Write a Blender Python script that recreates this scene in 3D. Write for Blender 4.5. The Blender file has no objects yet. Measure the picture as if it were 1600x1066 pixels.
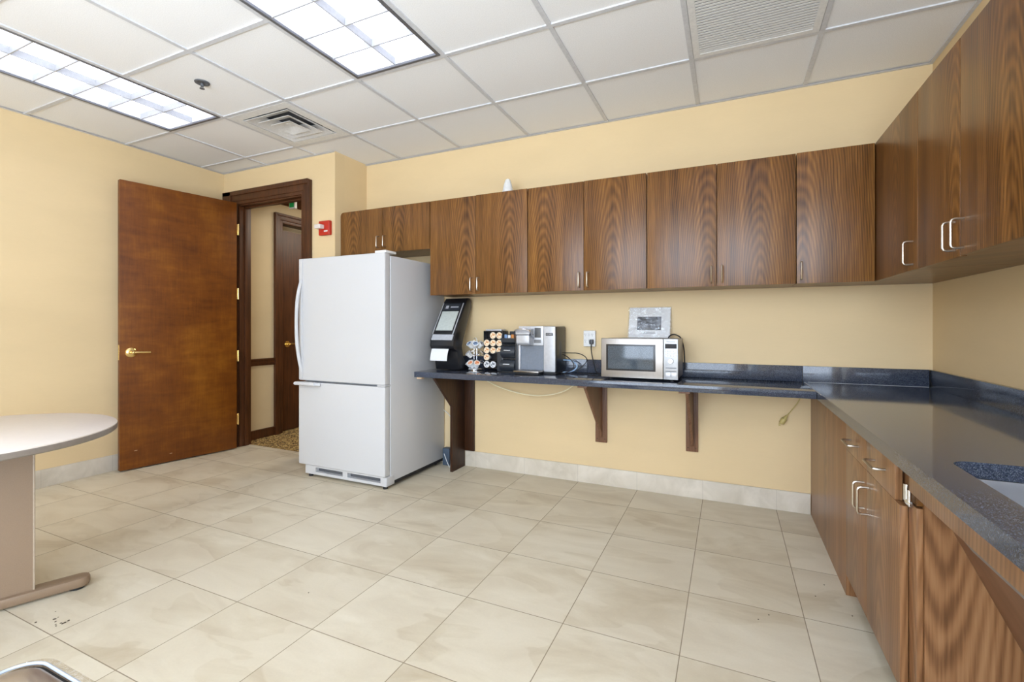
import bpy, bmesh, math, random
from mathutils import Vector, Matrix

random.seed(7)
PI = math.pi
scn = bpy.context.scene
col = scn.collection

# ------------------------------------------------------------------ camera, world, added fills, exposure
CAM = Vector((3.845, -3.384, 1.1514))
cd = bpy.data.cameras.new('camera')
cam = bpy.data.objects.new('camera', cd)
col.objects.link(cam)
cam.location = CAM
cam.rotation_euler = (PI / 2, 0, 0.4302)
cd.sensor_fit = 'HORIZONTAL'
cd.sensor_width = 36.0
cd.lens = 36.0 * 738.18 / 1600.0
cd.shift_x = 0.0
cd.shift_y = -(533.0 - 509.07) / 1600.0
cd.clip_start = 0.02
scn.camera = cam

w = bpy.data.worlds.new('daylight_sky')
scn.world = w
w.use_nodes = True
bg = w.node_tree.nodes['Background']
bg.inputs[0].default_value = (0.72, 0.85, 1.0, 1)
bg.inputs[1].default_value = 2.2

vs = scn.view_settings
vs.view_transform = 'Standard'
vs.look = 'None'
vs.gamma = 1.0
vs.use_curve_mapping = False
vs.exposure = 0.11

LAMP = 2.1       # emission of the ceiling lamps
def area(name, loc, rot, sx, sy, power, color):
    l = bpy.data.lights.new(name, 'AREA')
    l.shape = 'RECTANGLE'; l.size = sx; l.size_y = sy; l.energy = power; l.color = color
    o = bpy.data.objects.new(name, l); col.objects.link(o)
    o.location = loc; o.rotation_euler = rot
    return o
# fills added outside unseen windows to brighten the room, and an unseen corridor lamp
FILL_COL = (0.765, 0.82, 1.02)
area('window_fill', (3.3, -5.80, 1.5), (PI / 2, 0, 0), 3.0, 2.0, 190, FILL_COL)  # added fill shining in through the unseen window
area('ceiling_fill', (3.5, -6.9, 0.1), (PI, 0, 0), 3.2, 2.3, 600, FILL_COL)  # upward fill added to brighten the ceiling
area('side_fill', (5.35, -4.55, 1.5), (PI / 2, 0, PI / 2), 1.6, 2.0, 140, FILL_COL)  # fill added from the right, for faces like the refrigerator's side
area('side_ceiling_fill', (6.35, -4.55, 0.1), (PI, 0, 0), 1.9, 1.6, 420, FILL_COL)  # second upward fill, added on the right
area('corridor_lamp', (0.35, 0.9, 2.55), (0, 0, 0), 0.5, 1.2, 20, (1.0, 0.91, 0.76))

# ------------------------------------------------------------------ room numbers
H = 2.619            # ceiling
XL, XR = -0.604, 4.882
YN = -5.4            # wall behind the camera
YD = -0.385          # doorway wall
XB = 0.826           # return wall
T = 0.6096; TY = 0.6072; Y1 = -0.5962
CT = 0.808           # counter top

# ------------------------------------------------------------------ materials
def newmat(name):
    m = bpy.data.materials.new(name); m.use_nodes = True
    nt = m.node_tree
    return m, nt, nt.nodes['Principled BSDF']
def N(nt, kind, **kw):
    n = nt.nodes.new(kind)
    for k, v in kw.items():
        if k == 'op': n.operation = v
        elif k == 'ins':
            for i, x in v.items(): n.inputs[i].default_value = x
        else: setattr(n, k, v)
    return n
def L(nt, a, b): nt.links.new(a, b)
def M(nt, op, a, b=None, c=None):
    n = nt.nodes.new('ShaderNodeMath'); n.operation = op
    for i, x in enumerate((a, b, c)):
        if x is None: continue
        if isinstance(x, (int, float)): n.inputs[i].default_value = x
        else: nt.links.new(x, n.inputs[i])
    return n.outputs[0]
def ramp(nt, fac, stops):
    r = nt.nodes.new('ShaderNodeValToRGB')
    e = r.color_ramp.elements
    while len(e) < len(stops): e.new(0.5)
    for i, (p, c) in enumerate(stops):
        e[i].position = p; e[i].color = (*c, 1)
    nt.links.new(fac, r.inputs[0])
    return r.outputs[0]
def mix(nt, f, a, b, mode='MIX'):
    n = nt.nodes.new('ShaderNodeMix'); n.data_type = 'RGBA'; n.blend_type = mode
    for sock, x in ((n.inputs[0], f), (n.inputs[6], a), (n.inputs[7], b)):
        if isinstance(x, (int, float)): sock.default_value = x
        elif isinstance(x, tuple): sock.default_value = (*x, 1) if len(x) == 3 else x
        else: nt.links.new(x, sock)
    return n.outputs[2]
def noise(nt, vec, scale, detail=2, rough=0.5, dist=0.0):
    n = nt.nodes.new('ShaderNodeTexNoise')
    n.inputs['Scale'].default_value = scale; n.inputs['Detail'].default_value = detail
    n.inputs['Roughness'].default_value = rough; n.inputs['Distortion'].default_value = dist
    if vec is not None: nt.links.new(vec, n.inputs['Vector'])
    return n.outputs[0]
def mapping(nt, vec, sc=(1, 1, 1), loc=(0, 0, 0)):
    n = nt.nodes.new('ShaderNodeMapping')
    n.inputs['Scale'].default_value = sc; n.inputs['Location'].default_value = loc
    nt.links.new(vec, n.inputs['Vector']); return n.outputs[0]
def ocoord(nt): return nt.nodes.new('ShaderNodeTexCoord').outputs['Object']
def bump(nt, b, h, strength, dist):
    n = nt.nodes.new('ShaderNodeBump')
    n.inputs['Strength'].default_value = strength; n.inputs['Distance'].default_value = dist
    nt.links.new(h, n.inputs['Height']); nt.links.new(n.outputs[0], b.inputs['Normal'])
def srgb(r, g, b):
    f = lambda v: (v / 255 / 12.92) if v / 255 <= 0.04045 else ((v / 255 + 0.055) / 1.055) ** 2.4
    return (f(r), f(g), f(b))

def plain(name, c, rough=0.5, metal=0.0, bumpy=0.0, bscale=60, var=0.06, coat=0.0):
    """a solid-looking material with a little procedural unevenness"""
    m, nt, b = newmat(name)
    co = ocoord(nt)
    n = noise(nt, co, bscale, 3)
    d = tuple(max(0, x * (1 - var)) for x in c); e = tuple(min(1, x * (1 + var)) for x in c)
    L(nt, ramp(nt, n, [(0.3, d), (0.7, e)]), b.inputs['Base Color'])
    b.inputs['Roughness'].default_value = rough
    b.inputs['Metallic'].default_value = metal
    b.inputs['Coat Weight'].default_value = coat
    if bumpy: bump(nt, b, n, bumpy, 0.002)
    return m

def paint(name, c):
    m, nt, b = newmat(name)
    co = ocoord(nt)
    n1 = noise(nt, mapping(nt, co, (1.0, 1.0, 3.0)), 1.3, 3)
    fib = noise(nt, mapping(nt, co, (25, 25, 260)), 1.0, 2)
    c1 = tuple(x * 0.97 for x in c); c2 = tuple(min(1, x * 1.02) for x in c)
    base = ramp(nt, n1, [(0.35, c1), (0.65, c2)])
    L(nt, mix(nt, M(nt, 'MULTIPLY', fib, 0.09), base, (c[0] * .62, c[1] * .6, c[2] * .55)), b.inputs['Base Color'])
    b.inputs['Roughness'].default_value = 0.55
    b.inputs['Specular IOR Level'].default_value = 0.35
    bump(nt, b, fib, 0.08, 0.001)
    return m

def walnut(name, stops, freq=105.0, rough=0.3, rw=0.14, centre=None, zdir=1.0):
    m, nt, b = newmat(name)
    co = ocoord(nt)
    oi = nt.nodes.new('ShaderNodeObjectInfo').outputs['Random']
    sp = nt.nodes.new('ShaderNodeSeparateXYZ'); L(nt, co, sp.inputs[0])
    h = M(nt, 'ADD', sp.outputs[0], sp.outputs[1])
    r1 = M(nt, 'MULTIPLY', oi, 37.0)
    cb = nt.nodes.new('ShaderNodeCombineXYZ')
    L(nt, h, cb.inputs[0]); L(nt, r1, cb.inputs[1]); L(nt, sp.outputs[2], cb.inputs[2])
    v = cb.outputs[0]
    warp = M(nt, 'MULTIPLY', M(nt, 'SUBTRACT', noise(nt, mapping(nt, v, (2.6, 1, .9)), 1.3, 2, .45), 0.5), 0.05)
    # two flitches mirrored about the panel: cathedral centre is off to one side
    off = M(nt, 'MULTIPLY', M(nt, 'SUBTRACT', M(nt, 'FRACT', M(nt, 'MULTIPLY', oi, 7.31)), 0.5), 0.34)
    if centre is not None: off = centre
    hh = M(nt, 'ADD', h, off)
    zz = M(nt, 'ADD', M(nt, 'MULTIPLY', sp.outputs[2], 0.13 * zdir), 0.085)
    rr = M(nt, 'SQRT', M(nt, 'ADD', M(nt, 'MULTIPLY', hh, hh), M(nt, 'MULTIPLY', zz, zz)))
    rr = M(nt, 'ADD', rr, warp)
    rr = M(nt, 'ADD', rr, M(nt, 'MULTIPLY', noise(nt, mapping(nt, v, (22, 1, 4)), 1.0, 3), 0.012))
    ring = M(nt, 'SINE', M(nt, 'MULTIPLY', rr, freq * 2 * PI / 1.6))
    ring = M(nt, 'ADD', M(nt, 'MULTIPLY', ring, 0.5), 0.5)
    ring2 = noise(nt, mapping(nt, cb.outputs[0], (1, 1, 1)), 1.0)
    fine = noise(nt, mapping(nt, v, (170, 1, 5)), 1.0, 3, .6)
    band = noise(nt, mapping(nt, v, (14, 1, .5)), 1.0, 3, .55)
    f = M(nt, 'ADD', M(nt, 'MULTIPLY', ring, rw), M(nt, 'ADD', M(nt, 'MULTIPLY', fine, 0.45), M(nt, 'MULTIPLY', band, 0.50)))
    c = ramp(nt, f, stops)
    L(nt, c, b.inputs['Base Color'])
    rg = M(nt, 'ADD', M(nt, 'MULTIPLY', fine, 0.10), rough - 0.05)
    L(nt, rg, b.inputs['Roughness'])
    bump(nt, b, fine, 0.05, 0.0006)
    b.inputs['Specular IOR Level'].default_value = 0.38
    return m

W_STOPS = [(0.30, srgb(52, 30, 12)), (0.44, srgb(90, 57, 25)), (0.60, srgb(122, 81, 38)), (0.78, srgb(156, 109, 56))]
WALNUT = walnut('walnut_laminate', W_STOPS, rough=0.30, rw=.13, freq=150)
WALNUT_LOW = walnut('walnut_laminate_base', [(0.24, srgb(76, 48, 28)), (0.44, srgb(118, 80, 50)), (0.60, srgb(146, 104, 68)), (0.82, srgb(172, 130, 92))], rough=0.30)
WALNUT_DK = walnut('walnut_dark_veneer', [(0.24, srgb(30, 15, 7)), (0.5, srgb(52, 29, 15)), (0.82, srgb(76, 46, 25))], rough=0.4)
WALNUT_BR = walnut('walnut_bracket', [(0.24, srgb(84, 56, 38)), (0.5, srgb(116, 82, 60)), (0.82, srgb(140, 104, 80))], rough=0.45)

def doorwood():
    m, nt, b = newmat('stained_birch_door')
    co = ocoord(nt)
    cloud = noise(nt, mapping(nt, co, (1.4, 1.4, 1.0)), 2.2, 5, .6)
    fig = noise(nt, mapping(nt, co, (2.2, 2.2, 9)), 2.0, 3, .6, .4)
    fine = noise(nt, mapping(nt, co, (120, 120, 7)), 1.0, 2)
    f = M(nt, 'ADD', M(nt, 'MULTIPLY', cloud, 0.55), M(nt, 'ADD', M(nt, 'MULTIPLY', fig, 0.3), M(nt, 'MULTIPLY', fine, 0.15)))
    L(nt, ramp(nt, f, [(0.33, srgb(84, 41, 5)), (0.5, srgb(112, 60, 9)), (0.66, srgb(138, 84, 18))]), b.inputs['Base Color'])
    b.inputs['Roughness'].default_value = 0.42
    b.inputs['Specular IOR Level'].default_value = 0.4
    return m
DOORWOOD = doorwood()
def darktrim():
    m, nt, b = newmat('dark_stained_trim')
    co = ocoord(nt)
    f = noise(nt, mapping(nt, co, (60, 60, 4)), 1.0, 3, .6)
    g = noise(nt, co, 3.0, 3)
    s = M(nt, 'ADD', M(nt, 'MULTIPLY', f, .6), M(nt, 'MULTIPLY', g, .4))
    L(nt, ramp(nt, s, [(0.3, srgb(50, 25, 9)), (0.7, srgb(96, 54, 24))]), b.inputs['Base Color'])
    b.inputs['Roughness'].default_value = 0.45
    return m
TRIM = darktrim()

WALL = paint('warm_beige_wallcovering', srgb(226, 201, 157))
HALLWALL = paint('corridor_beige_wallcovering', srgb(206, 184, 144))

def tiles(name, x0, y0, tx, ty, grout_w, base, light, darkc, grout):
    m, nt, b = newmat(name)
    co = ocoord(nt)
    sp = nt.nodes.new('ShaderNodeSeparateXYZ'); L(nt, co, sp.inputs[0])
    u = M(nt, 'DIVIDE', M(nt, 'SUBTRACT', sp.outputs[0], x0), tx)
    v = M(nt, 'DIVIDE', M(nt, 'SUBTRACT', sp.outputs[1], y0), ty)
    fu = M(nt, 'ABSOLUTE', M(nt, 'SUBTRACT', M(nt, 'FRACT', u), 0.5))
    fv = M(nt, 'ABSOLUTE', M(nt, 'SUBTRACT', M(nt, 'FRACT', v), 0.5))
    d = M(nt, 'MAXIMUM', fu, fv)
    mask = M(nt, 'GREATER_THAN', d, 0.5 - grout_w / tx / 2)
    cb = nt.nodes.new('ShaderNodeCombineXYZ')
    L(nt, M(nt, 'FLOOR', u), cb.inputs[0]); L(nt, M(nt, 'FLOOR', v), cb.inputs[1])
    wn = nt.nodes.new('ShaderNodeTexWhiteNoise'); L(nt, cb.outputs[0], wn.inputs['Vector'])
    vadd = nt.nodes.new('ShaderNodeVectorMath'); vadd.operation = 'MULTIPLY_ADD'
    L(nt, wn.outputs['Color'], vadd.inputs[0]); vadd.inputs[1].default_value = (9, 9, 9); L(nt, co, vadd.inputs[2])
    vv = vadd.outputs[0]
    rot = nt.nodes.new('ShaderNodeMapping'); rot.inputs['Rotation'].default_value = (0, 0, -0.45)
    rot.inputs['Scale'].default_value = (1.0, 2.3, 1.0); L(nt, vv, rot.inputs['Vector'])
    cloud = noise(nt, rot.outputs[0], 2.0, 6, .58, .9)
    # slate-like steps: a sharper threshold of the same cloud field
    step = noise(nt, rot.outputs[0], 1.5, 3, .5, .5)
    stepm = ramp(nt, step, [(0.50, (0, 0, 0)), (0.512, (1, 1, 1))])
    speck = noise(nt, co, 120, 2)
    c = ramp(nt, cloud, [(0.30, darkc), (0.5, base), (0.72, light)])
    c = mix(nt, M(nt, 'MULTIPLY', stepm, 0.40), c, light)
    c = mix(nt, M(nt, 'MULTIPLY', M(nt, 'SUBTRACT', wn.outputs['Value'], 0.3), 0.25), c, darkc)
    c = mix(nt, M(nt, 'MULTIPLY', speck, 0.12), c, (darkc[0] * .6, darkc[1] * .6, darkc[2] * .6))
    c = mix(nt, mask, c, grout)
    L(nt, c, b.inputs['Base Color'])
    L(nt, M(nt, 'ADD', M(nt, 'MULTIPLY', cloud, 0.15), M(nt, 'ADD', 0.36, M(nt, 'MULTIPLY', mask, 0.4))), b.inputs['Roughness'])
    b.inputs['Specular IOR Level'].default_value = 0.35
    hgt = M(nt, 'SUBTRACT', M(nt, 'MULTIPLY', cloud, 0.12), mask)
    bump(nt, b, hgt, 0.35, 0.0015)
    return m
FLOOR = tiles('beige_stone_tile', 1.130, -1.2126, 0.4264, 0.4298, 0.0034, srgb(208, 196, 171), srgb(222, 212, 190), srgb(190, 175, 148), srgb(142, 128, 106))
def basetile():
    m, nt, b = newmat('grey_tile_skirting')
    co = ocoord(nt)
    sp = nt.nodes.new('ShaderNodeSeparateXYZ'); L(nt, nt.nodes.new('ShaderNodeNewGeometry').outputs['Position'], sp.inputs[0])
    u = M(nt, 'DIVIDE', M(nt, 'SUBTRACT', M(nt, 'ADD', sp.outputs[0], sp.outputs[1]), 1.105), 0.4285)
    fu = M(nt, 'ABSOLUTE', M(nt, 'SUBTRACT', M(nt, 'FRACT', u), 0.5))
    mask = M(nt, 'GREATER_THAN', fu, 0.5 - 0.0045)
    c = ramp(nt, noise(nt, co, 5, 6, .6, .8), [(0.3, srgb(196, 186, 168)), (0.7, srgb(224, 215, 200))])
    L(nt, mix(nt, M(nt, 'MULTIPLY', mask, .3), c, srgb(158, 150, 134)), b.inputs['Base Color'])
    b.inputs['Roughness'].default_value = 0.4
    return m
BASETILE = basetile()

def granite():
    m, nt, b = newmat('black_granite')
    co = ocoord(nt)
    v = nt.nodes.new('ShaderNodeTexVoronoi'); v.inputs['Scale'].default_value = 620; L(nt, co, v.inputs['Vector'])
    sp = nt.nodes.new('ShaderNodeSeparateColor'); L(nt, v.outputs['Color'], sp.inputs[0])
    fl = M(nt, 'GREATER_THAN', sp.outputs[0], 0.80)
    n = noise(nt, co, 260, 3, .6)
    c = ramp(nt, n, [(0.35, (0.020, 0.026, 0.040)), (0.65, (0.052, 0.062, 0.096))])
    c = mix(nt, M(nt, 'MULTIPLY', fl, 0.6), c, (0.15, 0.17, 0.20))
    L(nt, c, b.inputs['Base Color'])
    L(nt, M(nt, 'ADD', M(nt, 'MULTIPLY', n, 0.05), 0.05), b.inputs['Roughness'])
    return m
GRANITE = granite()

def ceiltile():
    m, nt, b = newmat('mineral_ceiling_tile')
    co = ocoord(nt)
    n = noise(nt, co, 220, 3, .6)
    g = noise(nt, co, 1.5, 2)
    c = ramp(nt, n, [(0.3, srgb(232, 232, 232)), (0.7, srgb(246, 246, 246))])
    L(nt, c, b.inputs['Base Color'])
    b.inputs['Roughness'].default_value = 0.9
    bump(nt, b, n, 0.25, 0.001)
    return m
CEILT = ceiltile()
TEE = plain('white_painted_tee', srgb(206, 207, 210), 0.5)

def brushed(name, c, rough=0.28, sc=(4, 4, 300)):
    m, nt, b = newmat(name)
    co = ocoord(nt)
    n = noise(nt, mapping(nt, co, sc), 1.0, 3)
    L(nt, ramp(nt, n, [(0.3, tuple(x * .93 for x in c)), (0.7, c)]), b.inputs['Base Color'])
    b.inputs['Metallic'].default_value = 1.0
    L(nt, M(nt, 'ADD', M(nt, 'MULTIPLY', n, 0.15), rough - .07), b.inputs['Roughness'])
    return m
STEEL = brushed('brushed_stainless', srgb(146, 140, 134), 0.30, (420, 6, 5))
STEEL_SINK = brushed('satin_sink_steel', srgb(158, 160, 166), 0.5, (40, 40, 40))
NICKEL = plain('satin_nickel', srgb(206, 196, 180), 0.28, 1.0)
CHROME = plain('chrome', srgb(225, 225, 228), 0.08, 1.0)
BRASS = plain('polished_brass', srgb(244, 214, 146), 0.22, 1.0)
SILVERP = plain('silver_plastic', srgb(196, 198, 203), 0.32, 0.3)
GREYP = plain('slate_grey_plastic', srgb(120, 128, 140), 0.35)
BLACKP = plain('black_plastic', (0.012, 0.012, 0.014), 0.28)
BLACKM = plain('matt_black', (0.01, 0.01, 0.011), 0.6)
CHARC = plain('charcoal_plastic', srgb(52, 56, 62), 0.32)
WHITEE = plain('white_enamel', srgb(198, 198, 199), 0.30, bumpy=0.04, bscale=260, var=0.01)
WHITEP = plain('white_plastic', srgb(226, 226, 224), 0.4)
GREYIN = plain('dark_grey_recess', srgb(92, 94, 98), 0.6)
LTABLE = plain('pale_grey_laminate', srgb(220, 209, 198), 0.35, var=0.02)
TAUPE = plain('taupe_laminate', srgb(134, 112, 90), 0.45, bscale=300, var=.04)
TAUPEL = plain('taupe_edge_band', srgb(168, 152, 132), 0.4)
EDGEG = plain('grey_brown_edge', srgb(128, 118, 108), 0.4)
RED = plain('red_alarm_plastic', srgb(184, 40, 22), 0.35)
CLEARISH = plain('frosted_lens', srgb(226, 216, 208), 0.15)
BEIGEC = plain('beige_cable', srgb(244, 234, 200), 0.5)
LBLUE = plain('pale_blue_cable', srgb(150, 180, 215), 0.4)
OLIVEP = plain('yellowed_plug_plastic', srgb(196, 178, 112), 0.4)
PAPER = plain('white_paper', srgb(232, 232, 230), 0.8, var=.02)
GREENISH = plain('pale_green_grey_window', srgb(190, 196, 190), 0.25)
DARKGAP = plain('dark_shadow_board', srgb(30, 20, 14), 0.8)
DKTIMBER = plain('dark_ceiling_timber', srgb(62, 34, 20), 0.4)

def carpet():
    m, nt, b = newmat('mottled_carpet')
    co = ocoord(nt)
    v = nt.nodes.new('ShaderNodeTexVoronoi'); v.inputs['Scale'].default_value = 75; v.inputs['Randomness'].default_value = 1
    L(nt, mapping(nt, co, (1, 1.6, 1)), v.inputs['Vector'])
    sp = nt.nodes.new('ShaderNodeSeparateColor'); L(nt, v.outputs['Color'], sp.inputs[0])
    c = ramp(nt, sp.outputs[0], [(0.15, srgb(58, 38, 20)), (0.4, srgb(118, 88, 46)), (0.65, srgb(176, 142, 80)), (0.95, srgb(214, 186, 120))])
    L(nt, c, b.inputs['Base Color']); b.inputs['Roughness'].default_value = 0.95
    bump(nt, b, noise(nt, co, 300, 2), 0.5, 0.004)
    return m
CARPET = carpet()

def emit(name, c, s):
    m, nt, b = newmat(name)
    b.inputs['Base Color'].default_value = (*c, 1)
    n = noise(nt, ocoord(nt), 3.0, 1)
    b.inputs['Emission Color'].default_value = (*c, 1)
    L(nt, M(nt, 'ADD', M(nt, 'MULTIPLY', n, s * .1), s * .95), b.inputs['Emission Strength'])
    return m
LAMPMAT = emit('fluorescent_lamp', (0.77, 0.825, 1.01), LAMP)
GREENLIT = emit('green_exit_light', srgb(20, 120, 60), 0.35)
LOUVER = plain('satin_louver_blade', srgb(176, 176, 176), 0.4)
REFLECTOR = plain('white_reflector', srgb(240, 240, 240), 0.35)

def glassy(name, c, alpha_mix=0.85, rough=0.03):
    m = bpy.data.materials.new(name); m.use_nodes = True
    nt = m.node_tree; nt.nodes.remove(nt.nodes['Principled BSDF'])
    out = nt.nodes['Material Output']
    t = nt.nodes.new('ShaderNodeBsdfTransparent'); t.inputs[0].default_value = (*c, 1)
    g = nt.nodes.new('ShaderNodeBsdfGlossy'); g.inputs['Roughness'].default_value = rough
    if 'plastic' in name:
        bn = nt.nodes.new('ShaderNodeBump'); bn.inputs['Strength'].default_value = 1.0; bn.inputs['Distance'].default_value = 0.02
        nn = nt.nodes.new('ShaderNodeTexNoise'); nn.inputs['Scale'].default_value = 22; nn.inputs['Detail'].default_value = 3; nn.inputs['Distortion'].default_value = 1.5
        nt.links.new(nt.nodes.new('ShaderNodeTexCoord').outputs['Object'], nn.inputs['Vector'])
        nt.links.new(nn.outputs[0], bn.inputs['Height']); nt.links.new(bn.outputs[0], g.inputs['Normal'])
    mx = nt.nodes.new('ShaderNodeMixShader'); mx.inputs[0].default_value = 1 - alpha_mix
    nt.links.new(t.outputs[0], mx.inputs[1]); nt.links.new(g.outputs[0], mx.inputs[2]); nt.links.new(mx.outputs[0], out.inputs[0])
    return m
GLASS = glassy('window_glass', (0.97, 1, 0.98), 0.92)
SLEEVE = glassy('clear_plastic_sleeve', (0.985, 0.99, 1.0), 0.92, 0.12)
BINLINER = glassy('clear_liner_plastic', (0.93, 0.91, 0.88), 0.86, 0.2)

def microwave_window():
    m, nt, b = newmat('perforated_oven_window')
    co = ocoord(nt)
    v = nt.nodes.new('ShaderNodeTexVoronoi'); v.inputs['Scale'].default_value = 380; L(nt, co, v.inputs['Vector'])
    L(nt, ramp(nt, v.outputs['Distance'], [(0.2, srgb(44, 52, 60)), (0.6, srgb(84, 94, 104))]), b.inputs['Base Color'])
    b.inputs['Roughness'].default_value = 0.12
    return m
MWWIN = microwave_window()

# ------------------------------------------------------------------ mesh helpers
WL = {}   # world position of unrotated parents
class MB:
    def __init__(s): s.bm = bmesh.new()
    def _merge(s, b2, mat=None):
        if mat is not None: bmesh.ops.transform(b2, matrix=mat, verts=b2.verts)
        me = bpy.data.meshes.new('t'); b2.to_mesh(me); b2.free(); s.bm.from_mesh(me); bpy.data.meshes.remove(me)
        return s
    def box(s, x0, x1, y0, y1, z0, z1, bv=0.0, seg=2, mat=None):
        b = bmesh.new(); bmesh.ops.create_cube(b, size=1)
        for v in b.verts:
            v.co = Vector(((x0 + x1) / 2 + v.co.x * (x1 - x0), (y0 + y1) / 2 + v.co.y * (y1 - y0), (z0 + z1) / 2 + v.co.z * (z1 - z0)))
        if bv: bmesh.ops.bevel(b, geom=list(b.edges), offset=bv, segments=seg, profile=0.6, affect='EDGES', clamp_overlap=True)
        return s._merge(b, mat)
    def cyl(s, p0, p1, r, n=20, r2=None, bv=0.0):
        p0 = Vector(p0); p1 = Vector(p1); d = p1 - p0
        b = bmesh.new(); bmesh.ops.create_cone(b, cap_ends=True, segments=n, radius1=r, radius2=r if r2 is None else r2, depth=d.length)
        if bv: bmesh.ops.bevel(b, geom=[e for e in b.edges if abs(e.verts[0].co.z - e.verts[1].co.z) < 1e-6], offset=bv, segments=2, profile=.5, affect='EDGES')
        q = d.to_track_quat('Z', 'Y').to_matrix().to_4x4()
        return s._merge(b, Matrix.Translation((p0 + p1) / 2) @ q)
    def sphere(s, c, r, sc=(1, 1, 1), n=16):
        b = bmesh.new(); bmesh.ops.create_uvsphere(b, u_segments=n, v_segments=n // 2, radius=r)
        return s._merge(b, Matrix.Translation(c) @ Matrix.Diagonal((*sc, 1)))
    def prism(s, pts, axis, a, b_, bv=0.0):
        """pts 2-D outline; axis 'x': pts are (y,z); 'y': (x,z); 'z': (x,y)"""
        b = bmesh.new()
        def P(p, t):
            return {'x': (t, p[0], p[1]), 'y': (p[0], t, p[1]), 'z': (p[0], p[1], t)}[axis]
        v0 = [b.verts.new(P(p, a)) for p in pts]; v1 = [b.verts.new(P(p, b_)) for p in pts]
        n = len(pts)
        b.faces.new(v0); b.faces.new(v1[::-1])
        for i in range(n): b.faces.new((v0[(i + 1) % n], v0[i], v1[i], v1[(i + 1) % n]))
        bmesh.ops.recalc_face_normals(b, faces=b.faces)
        if bv: bmesh.ops.bevel(b, geom=list(b.edges), offset=bv, segments=2, profile=.6, affect='EDGES', clamp_overlap=True)
        return s._merge(b)
    def lathe(s, prof, c=(0, 0, 0), n=32, mat=None):
        b = bmesh.new(); rings = []
        for r, z in prof:
            rings.append([b.verts.new((max(r, 1e-5) * math.cos(2 * PI * i / n), max(r, 1e-5) * math.sin(2 * PI * i / n), z)) for i in range(n)])
        for A, B in zip(rings, rings[1:]):
            for i in range(n): b.faces.new((A[i], A[(i + 1) % n], B[(i + 1) % n], B[i]))
        bmesh.ops.remove_doubles(b, verts=b.verts, dist=1e-4)
        bmesh.ops.recalc_face_normals(b, faces=b.faces)
        return s._merge(b, (Matrix.Translation(c) @ (mat or Matrix.Identity(4))))
    def tube(s, pts, r, n=8, smooth=0, closed=False):
        P = [Vector(p) for p in pts]
        for _ in range(smooth):
            Q = [P[0]]
            for a, c in zip(P, P[1:]): Q += [a.lerp(c, .25), a.lerp(c, .75)]
            Q.append(P[-1]); P = Q
        b = bmesh.new(); rings = []; up = None
        m = len(P)
        for i, p in enumerate(P):
            if closed: t = (P[(i + 1) % m] - P[i - 1]).normalized()
            else: t = (P[min(i + 1, m - 1)] - P[max(i - 1, 0)]).normalized()
            if up is None:
                up = Vector((0, 0, 1)) if abs(t.z) < .9 else Vector((1, 0, 0))
            s1 = t.cross(up).normalized(); up = s1.cross(t).normalized()
            rings.append([b.verts.new(p + s1 * r * math.cos(2 * PI * k / n) + up * r * math.sin(2 * PI * k / n)) for k in range(n)])
        pairs = list(zip(rings, rings[1:]))
        if closed: pairs.append((rings[-1], rings[0]))
        for A, B in pairs:
            for k in range(n): b.faces.new((A[k], A[(k + 1) % n], B[(k + 1) % n], B[k]))
        if not closed:
            b.faces.new(rings[0][::-1]); b.faces.new(rings[-1])
        bmesh.ops.recalc_face_normals(b, faces=b.faces)
        return s._merge(b)
    def quad(s, a, b, c, d):
        vs_ = [s.bm.verts.new(p) for p in (a, b, c, d)]; s.bm.faces.new(vs_); return s
    def slab_with_hole(s, outer, inner, z0, z1):
        b = bmesh.new(); es = []
        for loop in (outer, inner):
            vs_ = [b.verts.new((p[0], p[1], z0)) for p in loop]
            for i in range(len(vs_)): es.append(b.edges.new((vs_[i], vs_[(i + 1) % len(vs_)])))
        r = bmesh.ops.triangle_fill(b, use_beauty=True, use_dissolve=False, edges=es)
        fs = [f for f in r['geom'] if isinstance(f, bmesh.types.BMFace)]
        e = bmesh.ops.extrude_face_region(b, geom=fs)
        for v in e['geom']:
            if isinstance(v, bmesh.types.BMVert): v.co.z = z1
        bmesh.ops.recalc_face_normals(b, faces=b.faces)
        return s._merge(b)
    def build(s, name, mat, parent=None, local=False, **tags):
        """coordinates are world ones, or the parent's own when local"""
        bm = s.bm
        for f in bm.faces: f.smooth = True
        for e in bm.edges:
            if len(e.link_faces) == 2 and e.calc_face_angle(0) > 0.6: e.smooth = False
        xs = [v.co for v in bm.verts]
        lo = Vector([min(v[i] for v in xs) for i in range(3)]); hi = Vector([max(v[i] for v in xs) for i in range(3)])
        c = (lo + hi) / 2
        if tags.pop('origin0', False): c = Vector((0, 0, 0))
        bmesh.ops.translate(bm, verts=bm.verts, vec=-c)
        me = bpy.data.meshes.new(name); bm.to_mesh(me); bm.free()
        me.materials.append(mat)
        o = bpy.data.objects.new(name, me); col.objects.link(o)
        if parent is not None:
            o.parent = parent
            if local:
                o.location = c
                pl = WL.get(parent.name)
                WL[o.name] = ('L', c) if not (pl and pl[0] == 'W') else ('W', pl[1] + c)
                if parent.get('_rot'): o['_l'] = 1
            else:
                pw = WL[parent.name][1]
                o.location = c - pw
                WL[o.name] = ('W', c)
        else:
            o.location = c; WL[o.name] = ('W', c)
        for k, v in tags.items(): o[k] = v
        return o
def sub(mb, name, mat, parent, **t):
    """a sub-part whose mesh is given in the coordinates of the THING (parent's parent), for local things"""
    o = mb.build(name, mat, parent, local=True, **t)
    o.location = o.location - WL[parent.name][1]
    return o
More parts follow.
